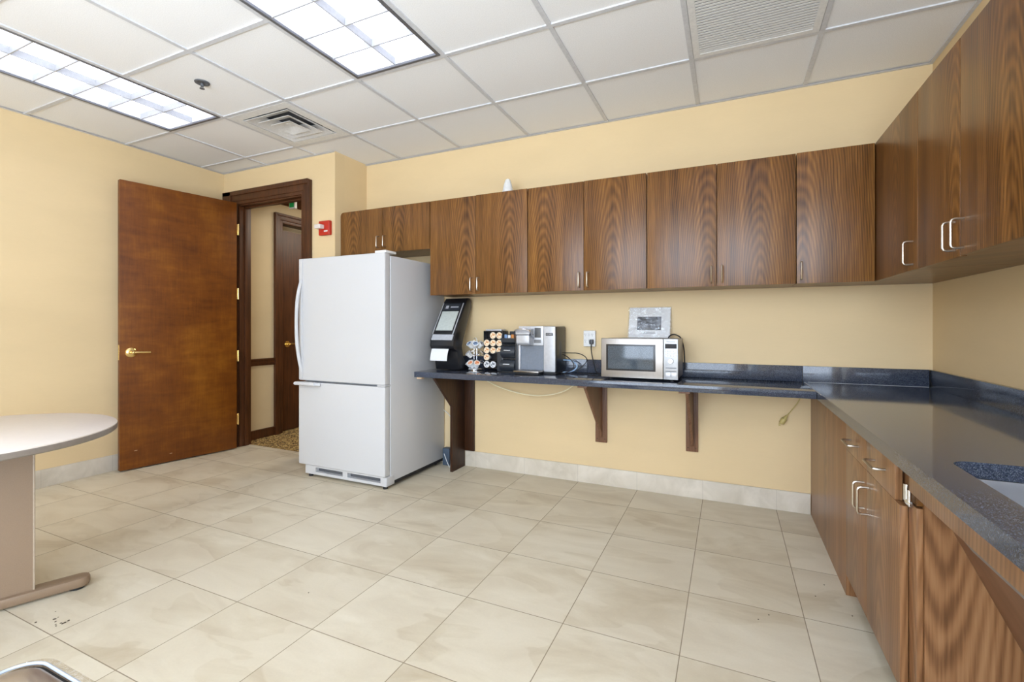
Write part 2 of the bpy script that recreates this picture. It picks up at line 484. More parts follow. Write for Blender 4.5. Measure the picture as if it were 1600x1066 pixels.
def thing(name, label, cat, loc=(0, 0, 0), rz=0.0, group=None):
    o = bpy.data.objects.new(name, None); col.objects.link(o)
    o.location = loc; o.rotation_euler = (0, 0, rz); o.empty_display_size = 0.1
    o['label'] = label; o['category'] = cat
    if group: o['group'] = group
    WL[o.name] = ('W', Vector(loc)) if not rz else ('R', Vector((0, 0, 0)))
    return o
def tag(o, label, cat, group=None, kind=None):
    o['label'] = label; o['category'] = cat
    if group: o['group'] = group
    if kind: o['kind'] = kind
    return o
def struct(mb, name, mat, label, cat, **k):
    o = mb.build(name, mat, **k); return tag(o, label, cat, kind='structure')
def dup(root, loc=None, rot=None, label=None):
    def cp(o, par):
        c = o.copy(); col.objects.link(c)
        if par is not None: c.parent = par
        for ch in list(o.children): cp(ch, c)
        return c
    r = cp(root, None)
    if loc is not None: r.location = loc
    if rot is not None: r.rotation_euler = rot
    if label: r['label'] = label
    return r
def lettering(txt, size, loc, rot, mat, name, parent, depth=0.0003, align='CENTER'):
    cu = bpy.data.curves.new('t', 'FONT'); cu.body = txt; cu.size = size; cu.extrude = depth; cu.align_x = align; cu.align_y = 'CENTER'
    to = bpy.data.objects.new('t', cu); col.objects.link(to)
    bpy.context.view_layer.update()
    me = bpy.data.meshes.new_from_object(to.evaluated_get(bpy.context.evaluated_depsgraph_get()))
    bpy.data.objects.remove(to)
    me.name = name; me.materials.clear(); me.materials.append(mat)
    o = bpy.data.objects.new(name, me); col.objects.link(o)
    o.parent = parent
    pw = WL[parent.name][1] if WL[parent.name][0] == 'W' else Vector((0, 0, 0))
    o.location = Vector(loc) - pw; o.rotation_euler = rot
    return o

# ------------------------------------------------------------------ floor
fl = MB().quad((XL - .1, YN - .1, 0), (XR + .1, YN - .1, 0), (XR + .1, 0.1, 0), (XL - .1, 0.1, 0))
m = MB()
m.box(XL - .1, XR + .1, YN - .1, YD + .105, -0.06, 0)
m.box(XB - .1, XR + .1, YD + .105, 0.1, -0.06, 0)
fo = m.build('floor', FLOOR, origin0=True)
tag(fo, 'beige stone tiles laid square over the whole kitchen floor', 'floor', kind='structure')

# ------------------------------------------------------------------ walls
WT = 0.11
OPX0, OPX1, OPZ = -0.385, 0.45, 2.30     # door opening in the doorway wall
struct(MB().box(XB - WT, XR + WT, 0, WT, 0, H + .12), 'wall_back', WALL, 'long beige wall behind the counter, microwave and wall cabinets', 'wall')
struct(MB().box(XL - WT, XL, YN, YD + WT, 0, H + .12), 'wall_left', WALL, 'beige wall on the left behind the open door and round table', 'wall')
SY0, SY1 = -5.2, -3.9
struct(MB().box(XR, XR + WT, SY1, 0, 0, H + .12).box(XR, XR + WT, YN, SY0, 0, H + .12).box(XR, XR + WT, SY0, SY1, 0, .45).box(XR, XR + WT, SY0, SY1, 2.48, H + .12), 'wall_right', WALL, 'beige wall on the right above the sink counter', 'wall')
struct(MB().box(XL, OPX0, YD, YD + WT, 0, H + .12).box(OPX1, XB, YD, YD + WT, 0, H + .12).box(OPX0, OPX1, YD, YD + WT, OPZ, H + .12),
       'wall_doorway', WALL, 'beige wall around the open doorway, with the red fire alarm', 'wall')
struct(MB().box(XB - WT, XB, YD + WT, 0, 0, H + .12), 'wall_return', WALL, 'narrow beige return wall between doorway wall and long cabinet wall', 'wall')
# wall behind the photographer with an opening for the unseen window
WX0, WX1, WZ0, WZ1 = 1.7, 4.6, 0.45, 2.48
struct(MB().box(XL, WX0, YN - WT, YN, 0, H + .12).box(WX1, XR, YN - WT, YN, 0, H + .12).box(WX0, WX1, YN - WT, YN, 0, WZ0).box(WX0, WX1, YN - WT, YN, WZ1, H + .12),
       'wall_front', WALL, 'beige wall with the unseen window, opposite the cabinet wall', 'wall')
wf = MB()
for (a, b_, c_, d_) in ((WX0, WX1, WZ0, WZ0 + .05), (WX0, WX1, WZ1 - .05, WZ1), (WX0, WX0 + .05, WZ0, WZ1), (WX1 - .05, WX1, WZ0, WZ1), ((WX0 + WX1) / 2 - .025, (WX0 + WX1) / 2 + .025, WZ0, WZ1)):
    wf.box(a, b_, YN - .08, YN - .03, c_, d_)
wo = struct(wf, 'unseen_window_1', WHITEP, 'unseen white framed window opposite the cabinets, added for brightness', 'window')  # unseen window, suggested by reflections, sized to brighten the room
MB().box(WX0 + .04, WX1 - .04, YN - .058, YN - .052, WZ0 + .04, WZ1 - .04).build('pane', GLASS, wo)

wf = MB()
for (a, b_, c_, d_) in ((SY0, SY1, .45, .50), (SY0, SY1, 2.43, 2.48), (SY0, SY0 + .05, .45, 2.48), (SY1 - .05, SY1, .45, 2.48)):
    wf.box(XR + .03, XR + .08, a, b_, c_, d_)
wo = struct(wf, 'added_window_2', WHITEP, 'unseen white framed window added in the right wall for brightness', 'window')  # unseen window added to let in side fill
MB().box(XR + .052, XR + .058, SY0 + .04, SY1 - .04, .49, 2.44).build('pane', GLASS, wo)
# skirting tiles
struct(MB().box(XB, 1.848, -.012, 0, 0, .125, .002).box(1.874, 4.298, -.012, 0, 0, .125, .002), 'baseboard_back', BASETILE, 'grey tile skirting along the foot of the long cabinet wall', 'baseboard')
struct(MB().box(XL, XL + .012, YN, YD - .004, 0, .125, .002), 'baseboard_left', BASETILE, 'grey tile skirting along the foot of the left wall', 'baseboard')
struct(MB().box(.58, XB, YD - .012, YD, 0, .125, .002).box(XB, XB + .012, YD, -.012, 0, .125, .002), 'baseboard_return', BASETILE, 'grey tile skirting between the doorway and the refrigerator', 'baseboard')

# ------------------------------------------------------------------ ceiling: tiles between tees
rects = ((XL, XB, YN, YD), (XB, XR, YN, 0.0))
def cell(i, j):      # column i, row j (row 0 touches y = Y1 from below)
    return i * T, (i + 1) * T, Y1 - (j + 1) * TY, Y1 - j * TY
LIGHTS = [(0, 1), (3, 1), (6, 1), (0, 5), (3, 5), (6, 5)]   # two-cell troffers: (i, first row) and next row; after the first pair, unseen ones added for brightness
taken = {}
for (i, j) in LIGHTS: taken[(i, j)] = 1; taken[(i, j + 1)] = 1
DIFF = (1, 0); RET = (6, 0)
taken[DIFF] = 1; taken[RET] = 1
m = MB()
for i in range(-1, 9):
    for j in range(-1, 9):
        if (i, j) in taken: continue
        a, b_, c_, d_ = cell(i, j)
        for (x0, x1, y0, y1) in rects:
            xa, xb, ya, yb = max(a, x0), min(b_, x1), max(c_, y0), min(d_, y1)
            if xb - xa > .004 and yb - ya > .004:
                m.quad((xa, ya, H + .006), (xa, yb, H + .006), (xb, yb, H + .006), (xb, ya, H + .006))
ceil = struct(m, 'ceiling', CEILT, 'white square ceiling tiles over the whole kitchen', 'ceiling')
g = MB(); tw = .012
def tee(x0, x1, y0, y1):
    for (a, b_, c_, d_) in rects:
        xa, xb, ya, yb = max(x0, a), min(x1, b_), max(y0, c_), min(y1, d_)
        if xb > xa and yb > ya: g.box(xa, xb, ya, yb, H - .001, H + .012)
for i in range(0, 9):
    tee(i * T - tw, i * T + tw, YN, 0)
for j in range(0, 9):
    y = Y1 - j * TY
    for i in range(-1, 9):
        # a troffer swallows the cross tee between its two cells
        if any(i == a and j == b_ + 1 for a, b_ in LIGHTS): continue
        tee(i * T + tw, (i + 1) * T - tw, y - tw, y + tw)
# wall angle
g.box(XL, XB, YD - .02, YD, H - .003, H - .0015); g.box(XB, XR, -.02, 0, H - .003, H - .0015)
g.box(XL, XL + .02, YN, YD - .02, H - .003, H - .0015); g.box(XR - .02, XR, YN, -.02, H - .003, H - .0015)
g.build('ceiling_grid', TEE, ceil)
MB().box(XL - .1, XR + .1, YN - .1, .1, H + .2, H + .22).build('deck', WHITEP, ceil)

# ------------------------------------------------------------------ ceiling lights
def troffer(i, j, label):
    x0, x1 = i * T + tw + .002, (i + 1) * T - tw - .002
    y1 = Y1 - j * TY - tw - .002; y0 = Y1 - (j + 2) * TY + tw + .002
    cx_, cy_ = (x0 + x1) / 2, (y0 + y1) / 2
    t = thing('ceiling_light', label, 'ceiling light', (cx_, cy_, H), group='recessed fluorescent ceiling lights')
    f = MB(); e = .018
    f.box(x0, x1, y0, y0 + e, H - .004, H + .01, .002).box(x0, x1, y1 - e, y1, H - .004, H + .01, .002)
    f.box(x0, x0 + e, y0 + e, y1 - e, H - .004, H + .01, .002).box(x1 - e, x1, y0 + e, y1 - e, H - .004, H + .01, .002)
    f.build('frame', plain_frame, t)
    h = MB()   # housing: open box above
    h.box(x0, x1, y0, y1, H + .095, H + .10)
    h.box(x0 + .004, x0 + .008, y0, y1, H + .01, H + .095).box(x1 - .008, x1 - .004, y0, y1, H + .01, H + .095)
    h.box(x0, x1, y0 + .004, y0 + .008, H + .01, H + .095).box(x0, x1, y1 - .008, y1 - .004, H + .01, H + .095)
    h.build('housing', REFLECTOR, t)
    l = MB(); l.box(x0 + .012, x1 - .012, y0 + .012, y1 - .012, H + .086, H + .092)
    l.build('lamp', LAMPMAT, t)
    q = MB(); n = 6
    ya, yb = y0 + e, y1 - e
    for k in range(1, n):
        y = ya + (yb - ya) * k / n
        q.prism([(y - .003, H + .003), (y + .003, H + .003), (y + .0005, H + .045), (y - .0005, H + .045)], 'x', x0 + e, x1 - e)
    q.prism([(cx_ - .003, H + .0034), (cx_ + .003, H + .0034), (cx_ + .0005, H + .045), (cx_ - .0005, H + .045)], 'y', ya, yb)
    q.build('louver', LOUVER, t)
    return t
plain_frame = plain('grey_metal_frame', srgb(112, 112, 114), 0.4, 0.3)
lab = ['long recessed ceiling light nearest the left wall, beside the fire sprinkler',
       'recessed ceiling light at the top of the photo, right of the fire sprinkler',
       'unseen recessed ceiling light added over the sink counter, behind the return grille',
       'unseen recessed ceiling light added above the round table, near the window wall',
       'unseen recessed ceiling light added in the middle of the room, near the window wall',
       'unseen recessed ceiling light added over the sink side, near the window wall']
for (ij, lb) in zip(LIGHTS, lab): troffer(*ij, lb)

# air diffuser
def diffuser():
    a, b_, c_, d_ = cell(*DIFF)
    cx_, cy_ = (a + b_) / 2, (c_ + d_) / 2
    t = thing('air_diffuser', 'square white ceiling air diffuser with stepped louvers near the doorway', 'air vent', (cx_, cy_, H))
    def ring(ro, zo, ri, zi, mb, th=.003):
        pts_o = [(-ro, -ro), (ro, -ro), (ro, ro), (-ro, ro)]; pts_i = [(-ri, -ri), (ri, -ri), (ri, ri), (-ri, ri)]
        b = bmesh.new()
        A = [b.verts.new((cx_ + x, cy_ + y, zo)) for x, y in pts_o]; B = [b.verts.new((cx_ + x, cy_ + y, zi)) for x, y in pts_i]
        C = [b.verts.new((cx_ + x, cy_ + y, zo + th)) for x, y in pts_o]; D = [b.verts.new((cx_ + x, cy_ + y, zi + th)) for x, y in pts_i]
        for k in range(4):
            n = (k + 1) % 4
            b.faces.new((A[k], A[n], B[n], B[k])); b.faces.new((C[n], C[k], D[k], D[n])); b.faces.new((A[n], A[k], C[k], C[n])); b.faces.new((B[k], B[n], D[n], D[k]))
        bmesh.ops.recalc_face_normals(b, faces=b.faces)
        mb._merge(b)
    m = MB(); ring(.29, H - .002, .225, H - .002, m); ring(.225, H - .002, .222, H + .05, m); m.build('frame', WHITEP, t)
    for k, (ro, zo, ri, zi) in enumerate(((.212, H - .004, .120, H + .038), (.152, H - .008, .062, H + .030), (.092, H - .012, .020, H + .018))):
        m = MB(); ring(ro, zo, ri, zi, m)
        m.build('louver', WHITEP, t)
    MB().box(cx_ - .024, cx_ + .024, cy_ - .024, cy_ + .024, H + .012, H + .017).build('centre_plate', WHITEP, t)
    m = MB(); m.box(cx_ - .225, cx_ + .225, cy_ - .225, cy_ + .225, H + .075, H + .08); m.cyl((cx_, cy_, H + .06), (cx_, cy_, H + .075), .19, 40)
    m.build('duct', GREYIN, t)
diffuser()
def return_grille():
    a, b_, c_, d_ = cell(*RET)
    t = thing('return_grille', 'white slatted return air grille in the ceiling, top right', 'air vent', ((a + b_) / 2, (c_ + d_) / 2, H))
    m = MB(); e = .032; x0, x1, y0, y1 = a + .014, b_ - .014, c_ + .014, d_ - .014
    m.box(x0, x1, y0, y0 + e, H - .003, H + .008).box(x0, x1, y1 - e, y1, H - .003, H + .008).box(x0, x0 + e, y0 + e, y1 - e, H - .003, H + .008).box(x1 - e, x1, y0 + e, y1 - e, H - .003, H + .008)
    m.build('frame', WHITEP, t)
    m = MB(); n = 24
    for k in range(n):
        y = y0 + e + (y1 - y0 - 2 * e) * (k + .5) / n
        m.box(x0 + e, x1 - e, y - .0072, y + .0072, H - .001, H + .001)
    m.build('slats', WHITEP, t)
    MB().box(x0, x1, y0, y1, H + .03, H + .034).build('backing', GREYIN, t)  # dark grey backing paints the shade between the slats
return_grille()
# sprinkler
t = thing('fire_sprinkler', 'small round chrome fire sprinkler in a ceiling tile between the two lights', 'sprinkler', (.949, -1.568, H + .006))
MB().lathe([(.0, -.003), (.018, -.003), (.028, -.008), (.040, -.006), (.041, -.001), (.0, -.001)], (.949, -1.568, H + .006)).build('escutcheon', GREYIN, t)
m = MB(); m.cyl((.949, -1.568, H - .002), (.949, -1.568, H - .020), .008, 12)
m.tube([(.937, -1.568, H - .012), (.938, -1.568, H - .026), (.949, -1.568, H - .032), (.960, -1.568, H - .026), (.961, -1.568, H - .012)], .002, 6)
m.cyl((.949, -1.568, H - .032), (.949, -1.568, H - .034), .014, 16)
m.build('head', GREYIN, t)

# ------------------------------------------------------------------ doorway trim
def casing(m, x0, x1, ztop, wid, yface, ydir):
    """mitred stepped casing around an opening on a wall parallel to x"""
    steps = [(0, .030, .014), (.030, wid - .028, .020), (wid - .028, wid, .030)]
    for a, b_, d in steps:
        ya, yb = sorted((yface, yface + ydir * d))
        m.box(x0 - b_, x0 - a, ya, yb, 0, ztop + b_, .003)
        m.box(x1 + a, x1 + b_, ya, yb, 0, ztop + b_, .003)
        m.box(x0 - a, x1 + a, ya, yb, ztop + a, ztop + b_, .003)
m = MB()
steps = [(0, .030, .014), (.030, .087, .020), (.087, .115, .030)]
for a, b_, d in steps:
    m.box(OPX1 + a, OPX1 + b_, YD - d, YD, 0, OPZ + b_, .003)
    m.box(-.585, OPX1 + a, YD - d, YD, OPZ + a, OPZ + b_ + .012, .003)
m.box(-.585, -.47, YD - .030, YD, 0, OPZ + .125, .003); m.box(-.47, OPX0, YD - .016, YD, 0, OPZ + .06, .003)
tr = struct(m, 'trim_1', TRIM, 'dark brown moulded casing around the open doorway', 'door frame')
m = MB()  # jamb lining + stop
m.box(OPX0, OPX0 + .012, YD - .004, YD + WT + .004, 0, OPZ, .001).box(OPX1 - .012, OPX1, YD - .004, YD + WT + .004, 0, OPZ, .001).box(OPX0, OPX1, YD - .004, YD + WT + .004, OPZ - .012, OPZ, .001)
m.box(OPX0 + .012, OPX0 + .026, YD + .045, YD + .085, 0, OPZ - .012, .001).box(OPX1 - .026, OPX1 - .012, YD + .045, YD + .085, 0, OPZ - .012, .001).box(OPX0 + .012, OPX1 - .012, YD + .045, YD + .085, OPZ - .026, OPZ - .012, .001)
m.build('jamb', TRIM, tr)

# open door leaf, local frame: +x from hinge edge to free edge, +y = the side facing the kitchen
U = Vector((-.487, -1.304)); V = Vector((-.332, -.445)); D = (U - V).normalized()
rz = math.atan2(D.y, D.x)
dl = thing('door_1', 'tall reddish brown wooden door standing open against the left wall', 'door', (V.x, V.y, 0), rz)
dl['kind'] = 'structure'
LW = .873
leaf = MB().box(0, LW, -.044, 0, .010, 2.30, .003).build('door_leaf', DOORWOOD, dl, local=True)
for (a, z, w_) in ((.52, .075, .018), (.60, .082, .022), (.645, .088, .012), (.76, .150, .020), (.62, .060, .010)):
    MB().box(a, a + w_, 0, .0006, z, z + .0035).build('scratch', plain('bare_wood_scratch', srgb(206, 176, 138), .7), dl, local=True) if a > .7 or a < .55 else None
def lever(par, mb_side, x, z, mat, y=0.0, direction=-1, sgn=1):
    m = MB()
    R90 = Matrix.Rotation(-PI / 2 * sgn, 4, 'X')
    m.lathe([(0, .012), (.022, .012), (.036, .006), (.040, 0), (0, 0)], (x, y, z), 28, R90)
    m.cyl((x, y, z), (x, y + sgn * .048, z), .010, 14)
    r = m.build('rose', mat, par, local=True)
    m = MB(); m.tube([(x, y + sgn * .048, z), (x + direction * .03, y + sgn * .052, z + .002), (x + direction * .075, y + sgn * .052, z), (x + direction * .112, y + sgn * .050, z - .001)], .0095, 10, 2)
    m.sphere((x, y + sgn * .048, z), .013)
    m.build('lever_handle', mat, par, local=True)
# on this leaf the kitchen side is local +y (because rz is about -100 degrees the normal points to +x world)
lever(dl, 1, LW - .073, .938, BRASS, 0.0, -1, 1)
MB().box(LW - .001, LW + .002, -.035, -.010, .88, 1.0, .001).build('latch_plate', BRASS, dl, local=True)
for z in (2.05, 1.45, .87, .28):
    m = MB(); m.box(-.016, .001, -.012, .003, z - .05, z + .05, .001).cyl((-.012, .004, z - .052), (-.012, .004, z + .052), .007, 12)
    m.build('hinge', BRASS, dl, local=True)

# ------------------------------------------------------------------ corridor beyond
CX = -.52
struct(MB().box(-.7, 1.6, YD + .105, 2.4, -.06, 0.0), 'floor_corridor', CARPET, 'brown and gold mottled corridor carpet beyond the doorway', 'carpet')
m = MB().box(CX - WT, CX, YD + WT, .185, 0, 2.56).box(CX - WT, CX, 1.11, 2.4, 0, 2.56).box(CX - WT, CX, .185, 1.11, 2.26, 2.56).box(CX - WT - .03, CX - WT, .1, 1.2, 0, 2.4)  # thin rear layer added to block outside light at the door gap
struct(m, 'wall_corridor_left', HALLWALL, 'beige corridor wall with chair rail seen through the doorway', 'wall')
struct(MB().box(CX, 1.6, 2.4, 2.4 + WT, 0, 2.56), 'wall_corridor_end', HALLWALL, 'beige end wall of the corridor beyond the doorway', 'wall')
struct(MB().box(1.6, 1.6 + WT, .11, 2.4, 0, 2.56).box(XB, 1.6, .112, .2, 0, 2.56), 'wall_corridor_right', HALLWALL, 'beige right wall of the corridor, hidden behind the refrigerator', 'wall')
struct(MB().box(CX - WT, XB - WT - .002, YD + WT, .115, 2.56, 2.6).box(CX - WT, 1.7, .115, 2.5, 2.56, 2.6), 'ceiling_corridor', DKTIMBER, 'dark timber corridor ceiling seen at the top of the doorway', 'ceiling')
m = MB(); m.prism([(CX, 2.45), (CX + .02, 2.45), (CX + .075, 2.53), (CX + .075, 2.56), (CX, 2.56)], 'y', YD + WT, 2.4, .002)
struct(m, 'trim_2', TRIM, 'dark brown crown moulding along the corridor wall', 'moulding')
m = MB().box(CX, CX + .022, YD + WT, .10, .765, .80, .004).box(CX, CX + .034, YD + WT, .10, .80, .815, .004).box(CX, CX + .014, YD + WT, .10, .742, .765, .004)
struct(m, 'trim_3', TRIM, 'dark brown chair rail on the corridor wall', 'moulding')
m = MB().box(CX, CX + .014, YD + WT, .10, 0, .075, .003).box(CX, CX + .020, YD + WT, .10, .075, .092, .004)
struct(m, 'baseboard_corridor', TRIM, 'dark brown wooden baseboard at the foot of the corridor wall', 'baseboard')
m = MB()
for a, b_, d in ((0, .03, .016), (.03, .075, .024), (.075, .10, .034)):
    m.box(CX, CX + d, .185 + .012 - b_, .185 + .012 - a, 0, 2.25 + b_, .003)
    m.box(CX, CX + d, 1.11 - .012 + a, 1.11 - .012 + b_, 0, 2.25 + b_, .003)
    m.box(CX, CX + d, .197 - a, 1.098 + a, 2.25 + a, 2.25 + b_, .003)
m.box(CX - WT, CX, .185, .197, 0, 2.25).box(CX - WT, CX, 1.098, 1.11, 0, 2.25).box(CX - WT, CX, .185, 1.11, 2.25, 2.262)
struct(m, 'trim_4', TRIM, 'dark brown casing around the closed door in the corridor', 'door frame')
d2 = thing('door_2', 'closed dark brown door in the corridor seen through the doorway', 'door', (CX - .05, .2, 0)); d2['kind'] = 'structure'
MB().box(CX - .085, CX - .045, .199, 1.096, .008, 2.19, .002).build('door_leaf', TRIM, d2)
m = MB(); m.cyl((CX - .045, .30, .95), (CX + .005, .30, .95), .010, 12).cyl((CX - .045, .30, .95), (CX - .037, .30, .95), .034, 24)
m.tube([(CX + .003, .30, .95), (CX + .008, .34, .952), (CX + .004, .41, .95)], .009, 8, 1)
m.build('lever_handle', BRASS, d2)
t = thing('exit_sign', 'small green lit exit sign with white frame hanging in the corridor', 'sign', (-.245, .10, 2.56))
m = MB().box(-.290, -.207, .095, .125, 2.360, 2.462, .004); m.build('sign_frame', WHITEP, t)
MB().box(-.279, -.218, .091, .096, 2.372, 2.450).build('lit_panel', GREENLIT, t)
MB().cyl((-.248, .11, 2.462), (-.248, .11, 2.56), .006, 10).build('mount', BLACKM, t)

# ------------------------------------------------------------------ fire alarm
t = thing('fire_alarm', 'red fire alarm strobe on the wall between doorway and fridge cabinet', 'fire alarm', (.73, YD, 1.98))
MB().box(.672, .795, YD - .035, YD, 1.918, 2.040, .010, 3).build('body', RED, t)
MB().box(.676, .742, YD - .085, YD - .034, 1.968, 2.004, .008, 3).build('strobe_lens', CLEARISH, t)
MB().box(.738, .778, YD - .0365, YD - .034, 1.945, 1.956).build('marking', WHITEP, t)

# ------------------------------------------------------------------ cabinets
DT = .019
def bar_handle(par, x, z0, z1, y, out=-1, axis='y', mat=NICKEL, r=.0042, proj=.034):
    """upright wire pull standing off a face; axis y: face is y=const, out sign; axis x: face is x=const"""
    m = MB(); c = .010
    def P(a, d, z): return (a, y + out * d, z) if axis == 'y' else (y + out * d, a, z)
    pts = [P(x, 0, z0), P(x, proj - c, z0), P(x, proj, z0 + c), P(x, proj, z1 - c), P(x, proj - c, z1), P(x, 0, z1)]
    pts = [pts[0], pts[1], P(x, proj - .003, z0 + .003), pts[2], pts[3], P(x, proj - .003, z1 - .003), pts[4], pts[5]]
    m.tube(pts, r, 8)
    return m.build('handle', mat, par)
def h_handle(par, y0, y1, z, xf, mat=NICKEL, proj=.034, r=.0042):
    m = MB(); c = .010
    pts = [(xf, y0, z), (xf - proj + c, y0, z), (xf - proj + .003, y0 + .003, z), (xf - proj, y0 + c, z), (xf - proj, y1 - c, z), (xf - proj + .003, y1 - .003, z), (xf - proj + c, y1, z), (xf, y1, z)]
    m.tube(pts, r, 8); return m.build('handle', mat, par)

UZ0, UZ1 = 1.388, 2.112
UD = -.325
def carcass_y(m, x0, x1, z0, z1, y0=UD + DT + .002, y1=-.001):
    m.box(x0, x0 + .018, y0, y1, z0, z1).box(x1 - .018, x1, y0, y1, z0, z1)
    m.box(x0 + .018, x1 - .018, y0, y1, z0, z0 + .018).box(x0 + .018, x1 - .018, y0, y1, z1 - .018, z1).box(x0 + .018, x1 - .018, y1 - .006, y1, z0 + .018, z1 - .018)
def upper(x0, x1, doors, label, z0=UZ0, z1=UZ1, corner_round=False):
    t = thing('wall_cabinet', label, 'cabinet', ((x0 + x1) / 2, -.16, z0), group='walnut wall cabinets')
    m = MB(); carcass_y(m, x0, x1, z0, z1); m.build('carcass', WALNUT, t)
    g_ = .0018
    for k, (a, b_, hx, hz0, hz1) in enumerate(doors):
        m = MB()
        if corner_round and k == 0:
            r = .03; pts = [(a + g_, z0 - .002), (b_ - g_, z0 - .002), (b_ - g_, z1 + .002)]
            pts += [(a + g_ + r - r * math.sin(q * PI / 12), z1 + .002 - r + r * math.cos(q * PI / 12)) for q in range(0, 7)]
            m.prism(pts, 'y', UD, UD + DT)
        else:
            dz = random.uniform(-.002, .002)
            m.box(a + g_, b_ - g_, UD, UD + DT, z0 - .002, z1 + .003 + dz, .0012)
        d = m.build('door', WALNUT, t)
        bar_handle(d, hx, hz0, hz1, UD)
    return t
hz = (1.409, 1.505)
upper(.829, 1.741, [(.829, 1.276, 1.243, 1.789, 1.880), (1.276, 1.741, 1.309, 1.789, 1.880)], 'short walnut wall cabinet over the white refrigerator', 1.75, 2.112, True)
upper(1.744, 2.560, [(1.744, 2.145, 2.116, *hz), (2.145, 2.560, 2.174, *hz)], 'walnut wall cabinet above the towel dispenser and coffee maker')
upper(2.563, 3.373, [(2.563, 2.967, 2.938, *hz), (2.967, 3.373, 2.996, *hz)], 'walnut wall cabinet above the microwave and wall outlet')
upper(3.376, 4.187, [(3.376, 3.780, 3.751, *hz), (3.780, 4.187, 3.809, *hz)], 'walnut wall cabinet with glossy sheen, right of the microwave')
# corner unit: left-run door plus the first door of the right run
XF = 4.548
t = thing('corner_wall_cabinet', 'walnut corner wall cabinet where the two cabinet runs meet', 'cabinet', (4.6, -.3, UZ0), group='walnut wall cabinets')
m = MB()
y0c = UD + DT + .002
xa, xb = 4.190, XR - .001; xf2 = XF + DT + .002; yc = -.932
m.prism([(xa, -.001), (xb, -.001), (xb, yc), (xf2, yc), (xf2, y0c), (xa, y0c)], 'z', UZ0, UZ0 + .018)
m.prism([(xa, -.001), (xb, -.001), (xb, yc), (xf2, yc), (xf2, y0c), (xa, y0c)], 'z', UZ1 - .018, UZ1)
m.box(xa, xa + .018, y0c, -.001, UZ0 + .018, UZ1 - .018).box(xf2, xb, yc, yc + .018, UZ0 + .018, UZ1 - .018)
m.build('carcass', WALNUT, t)
d = MB().box(4.190, XF - .003, UD, UD + DT, UZ0 - .002, UZ1 + .003, .0012).build('door', WALNUT, t); bar_handle(d, 4.210, *hz, UD)
d = MB().box(XF, XF + DT, -.932, UD + DT, UZ0 - .002, UZ1 + .003, .0012).build('door', WALNUT, t); bar_handle(d, -.880, *hz, XF, -1, 'x')
# right run
t = thing('wall_cabinet', 'walnut wall cabinet on the right wall above the sink counter', 'cabinet', (4.7, -1.33, UZ0), group='walnut wall cabinets')
m = MB(); ya, yb = -1.732, -.936
m.box(xf2, xb, ya, ya + .018, UZ0, UZ1).box(xf2, xb, yb - .018, yb, UZ0, UZ1).box(xf2, xb, ya + .018, yb - .018, UZ0, UZ0 + .018).box(xf2, xb, ya + .018, yb - .018, UZ1 - .018, UZ1).box(xb - .006, xb, ya + .018, yb - .018, UZ0 + .018, UZ1 - .018)
m.build('carcass', WALNUT, t)
d = MB().box(XF, XF + DT, -1.3215, -.936, UZ0 - .004, UZ1 + .003, .0012).build('door', WALNUT, t); bar_handle(d, -1.285, *hz, XF, -1, 'x')
d = MB().box(XF, XF + DT, -1.732, -1.3245, UZ0 - .002, UZ1 + .003, .0012).build('door', WALNUT, t); bar_handle(d, -1.352, *hz, XF, -1, 'x')

# white cone standing on the cabinets
m = MB().lathe([(0, 0), (.045, 0), (.046, .01), (.030, .09), (.018, .125), (.008, .132), (0, .133)], (2.350, -.20, UZ1), 28)
tag(m.build('white_cone', WHITEP), 'small white rounded cone standing on top of the wall cabinets', 'cone')

# ------------------------------------------------------------------ base cabinets on the right
BX = 4.300; BT = .768
t = thing('base_cabinet', 'walnut base cabinet with two drawers over two doors under the counter', 'cabinet', (4.6, -.8, 0))
m = MB(); m.box(BX + .021, XR - .001, -1.625, -.002, .09, BT, 0).box(BX + .072, XR - .001, -1.625, -.002, 0, .09)
m.build('carcass', WALNUT_DK, t)
MB().box(BX, BX + .020, -.955, -.002, 0, BT, .001).box(BX + .020, BX + .070, -.955, -.937, 0, .09).build('filler_panel', WALNUT_LOW, t)
g_ = .0006
d = MB().box(BX, BX + DT, -1.288 + g_, -.957, .6265, BT - .003, .0006).build('drawer', WALNUT_LOW, t); h_handle(d, -1.165, -1.050, .683, BX)
d = MB().box(BX, BX + DT, -1.607, -1.288 - g_, .6265, BT - .003, .0006).build('drawer', WALNUT_LOW, t); h_handle(d, -1.515, -1.395, .690, BX)
d = MB().box(BX, BX + DT, -1.288 + g_, -.957, .09, .6255, .0006).build('door', WALNUT_LOW, t); bar_handle(d, -1.252, .475, .571, BX, -1, 'x')
d = MB().box(BX, BX + DT, -1.655, -1.288 - g_, .09, .6255, .0006).build('door', WALNUT_LOW, t); bar_handle(d, -1.318, .475, .571, BX, -1, 'x')

t = thing('sink_cabinet', 'open walnut sink cabinet with sloped panel and strongly grained side panel', 'cabinet', (4.6, -2.3, 0))
MB().box(BX + .035, XR - .002, -1.730, -1.700, 0, BT - .001).build('side_panel', walnut('walnut_grain_panel', [(0.20, srgb(62, 38, 22)), (0.42, srgb(112, 76, 46)), (0.60, srgb(146, 104, 68)), (0.85, srgb(172, 130, 90))], freq=105, rough=.42, rw=.20, centre=.243, zdir=-1.0), t)
MB().box(BX + .0195, BX + .034, -1.722, -1.6555, 0, .643, .001).build('stile', WALNUT_LOW, t)
MB().box(BX + .0195, BX + .034, -1.722, -1.627, .650, BT - .001, .001).build('upper_stile', WALNUT, t)
m = MB(); m.cyl((BX + .006, -1.690, .655), (BX + .006, -1.690, .700), .008, 12).cyl((BX + .006, -1.712, .655), (BX + .006, -1.712, .690), .006, 12).box(BX + .002, BX + .012, -1.722, -1.680, .644, .660, .002)
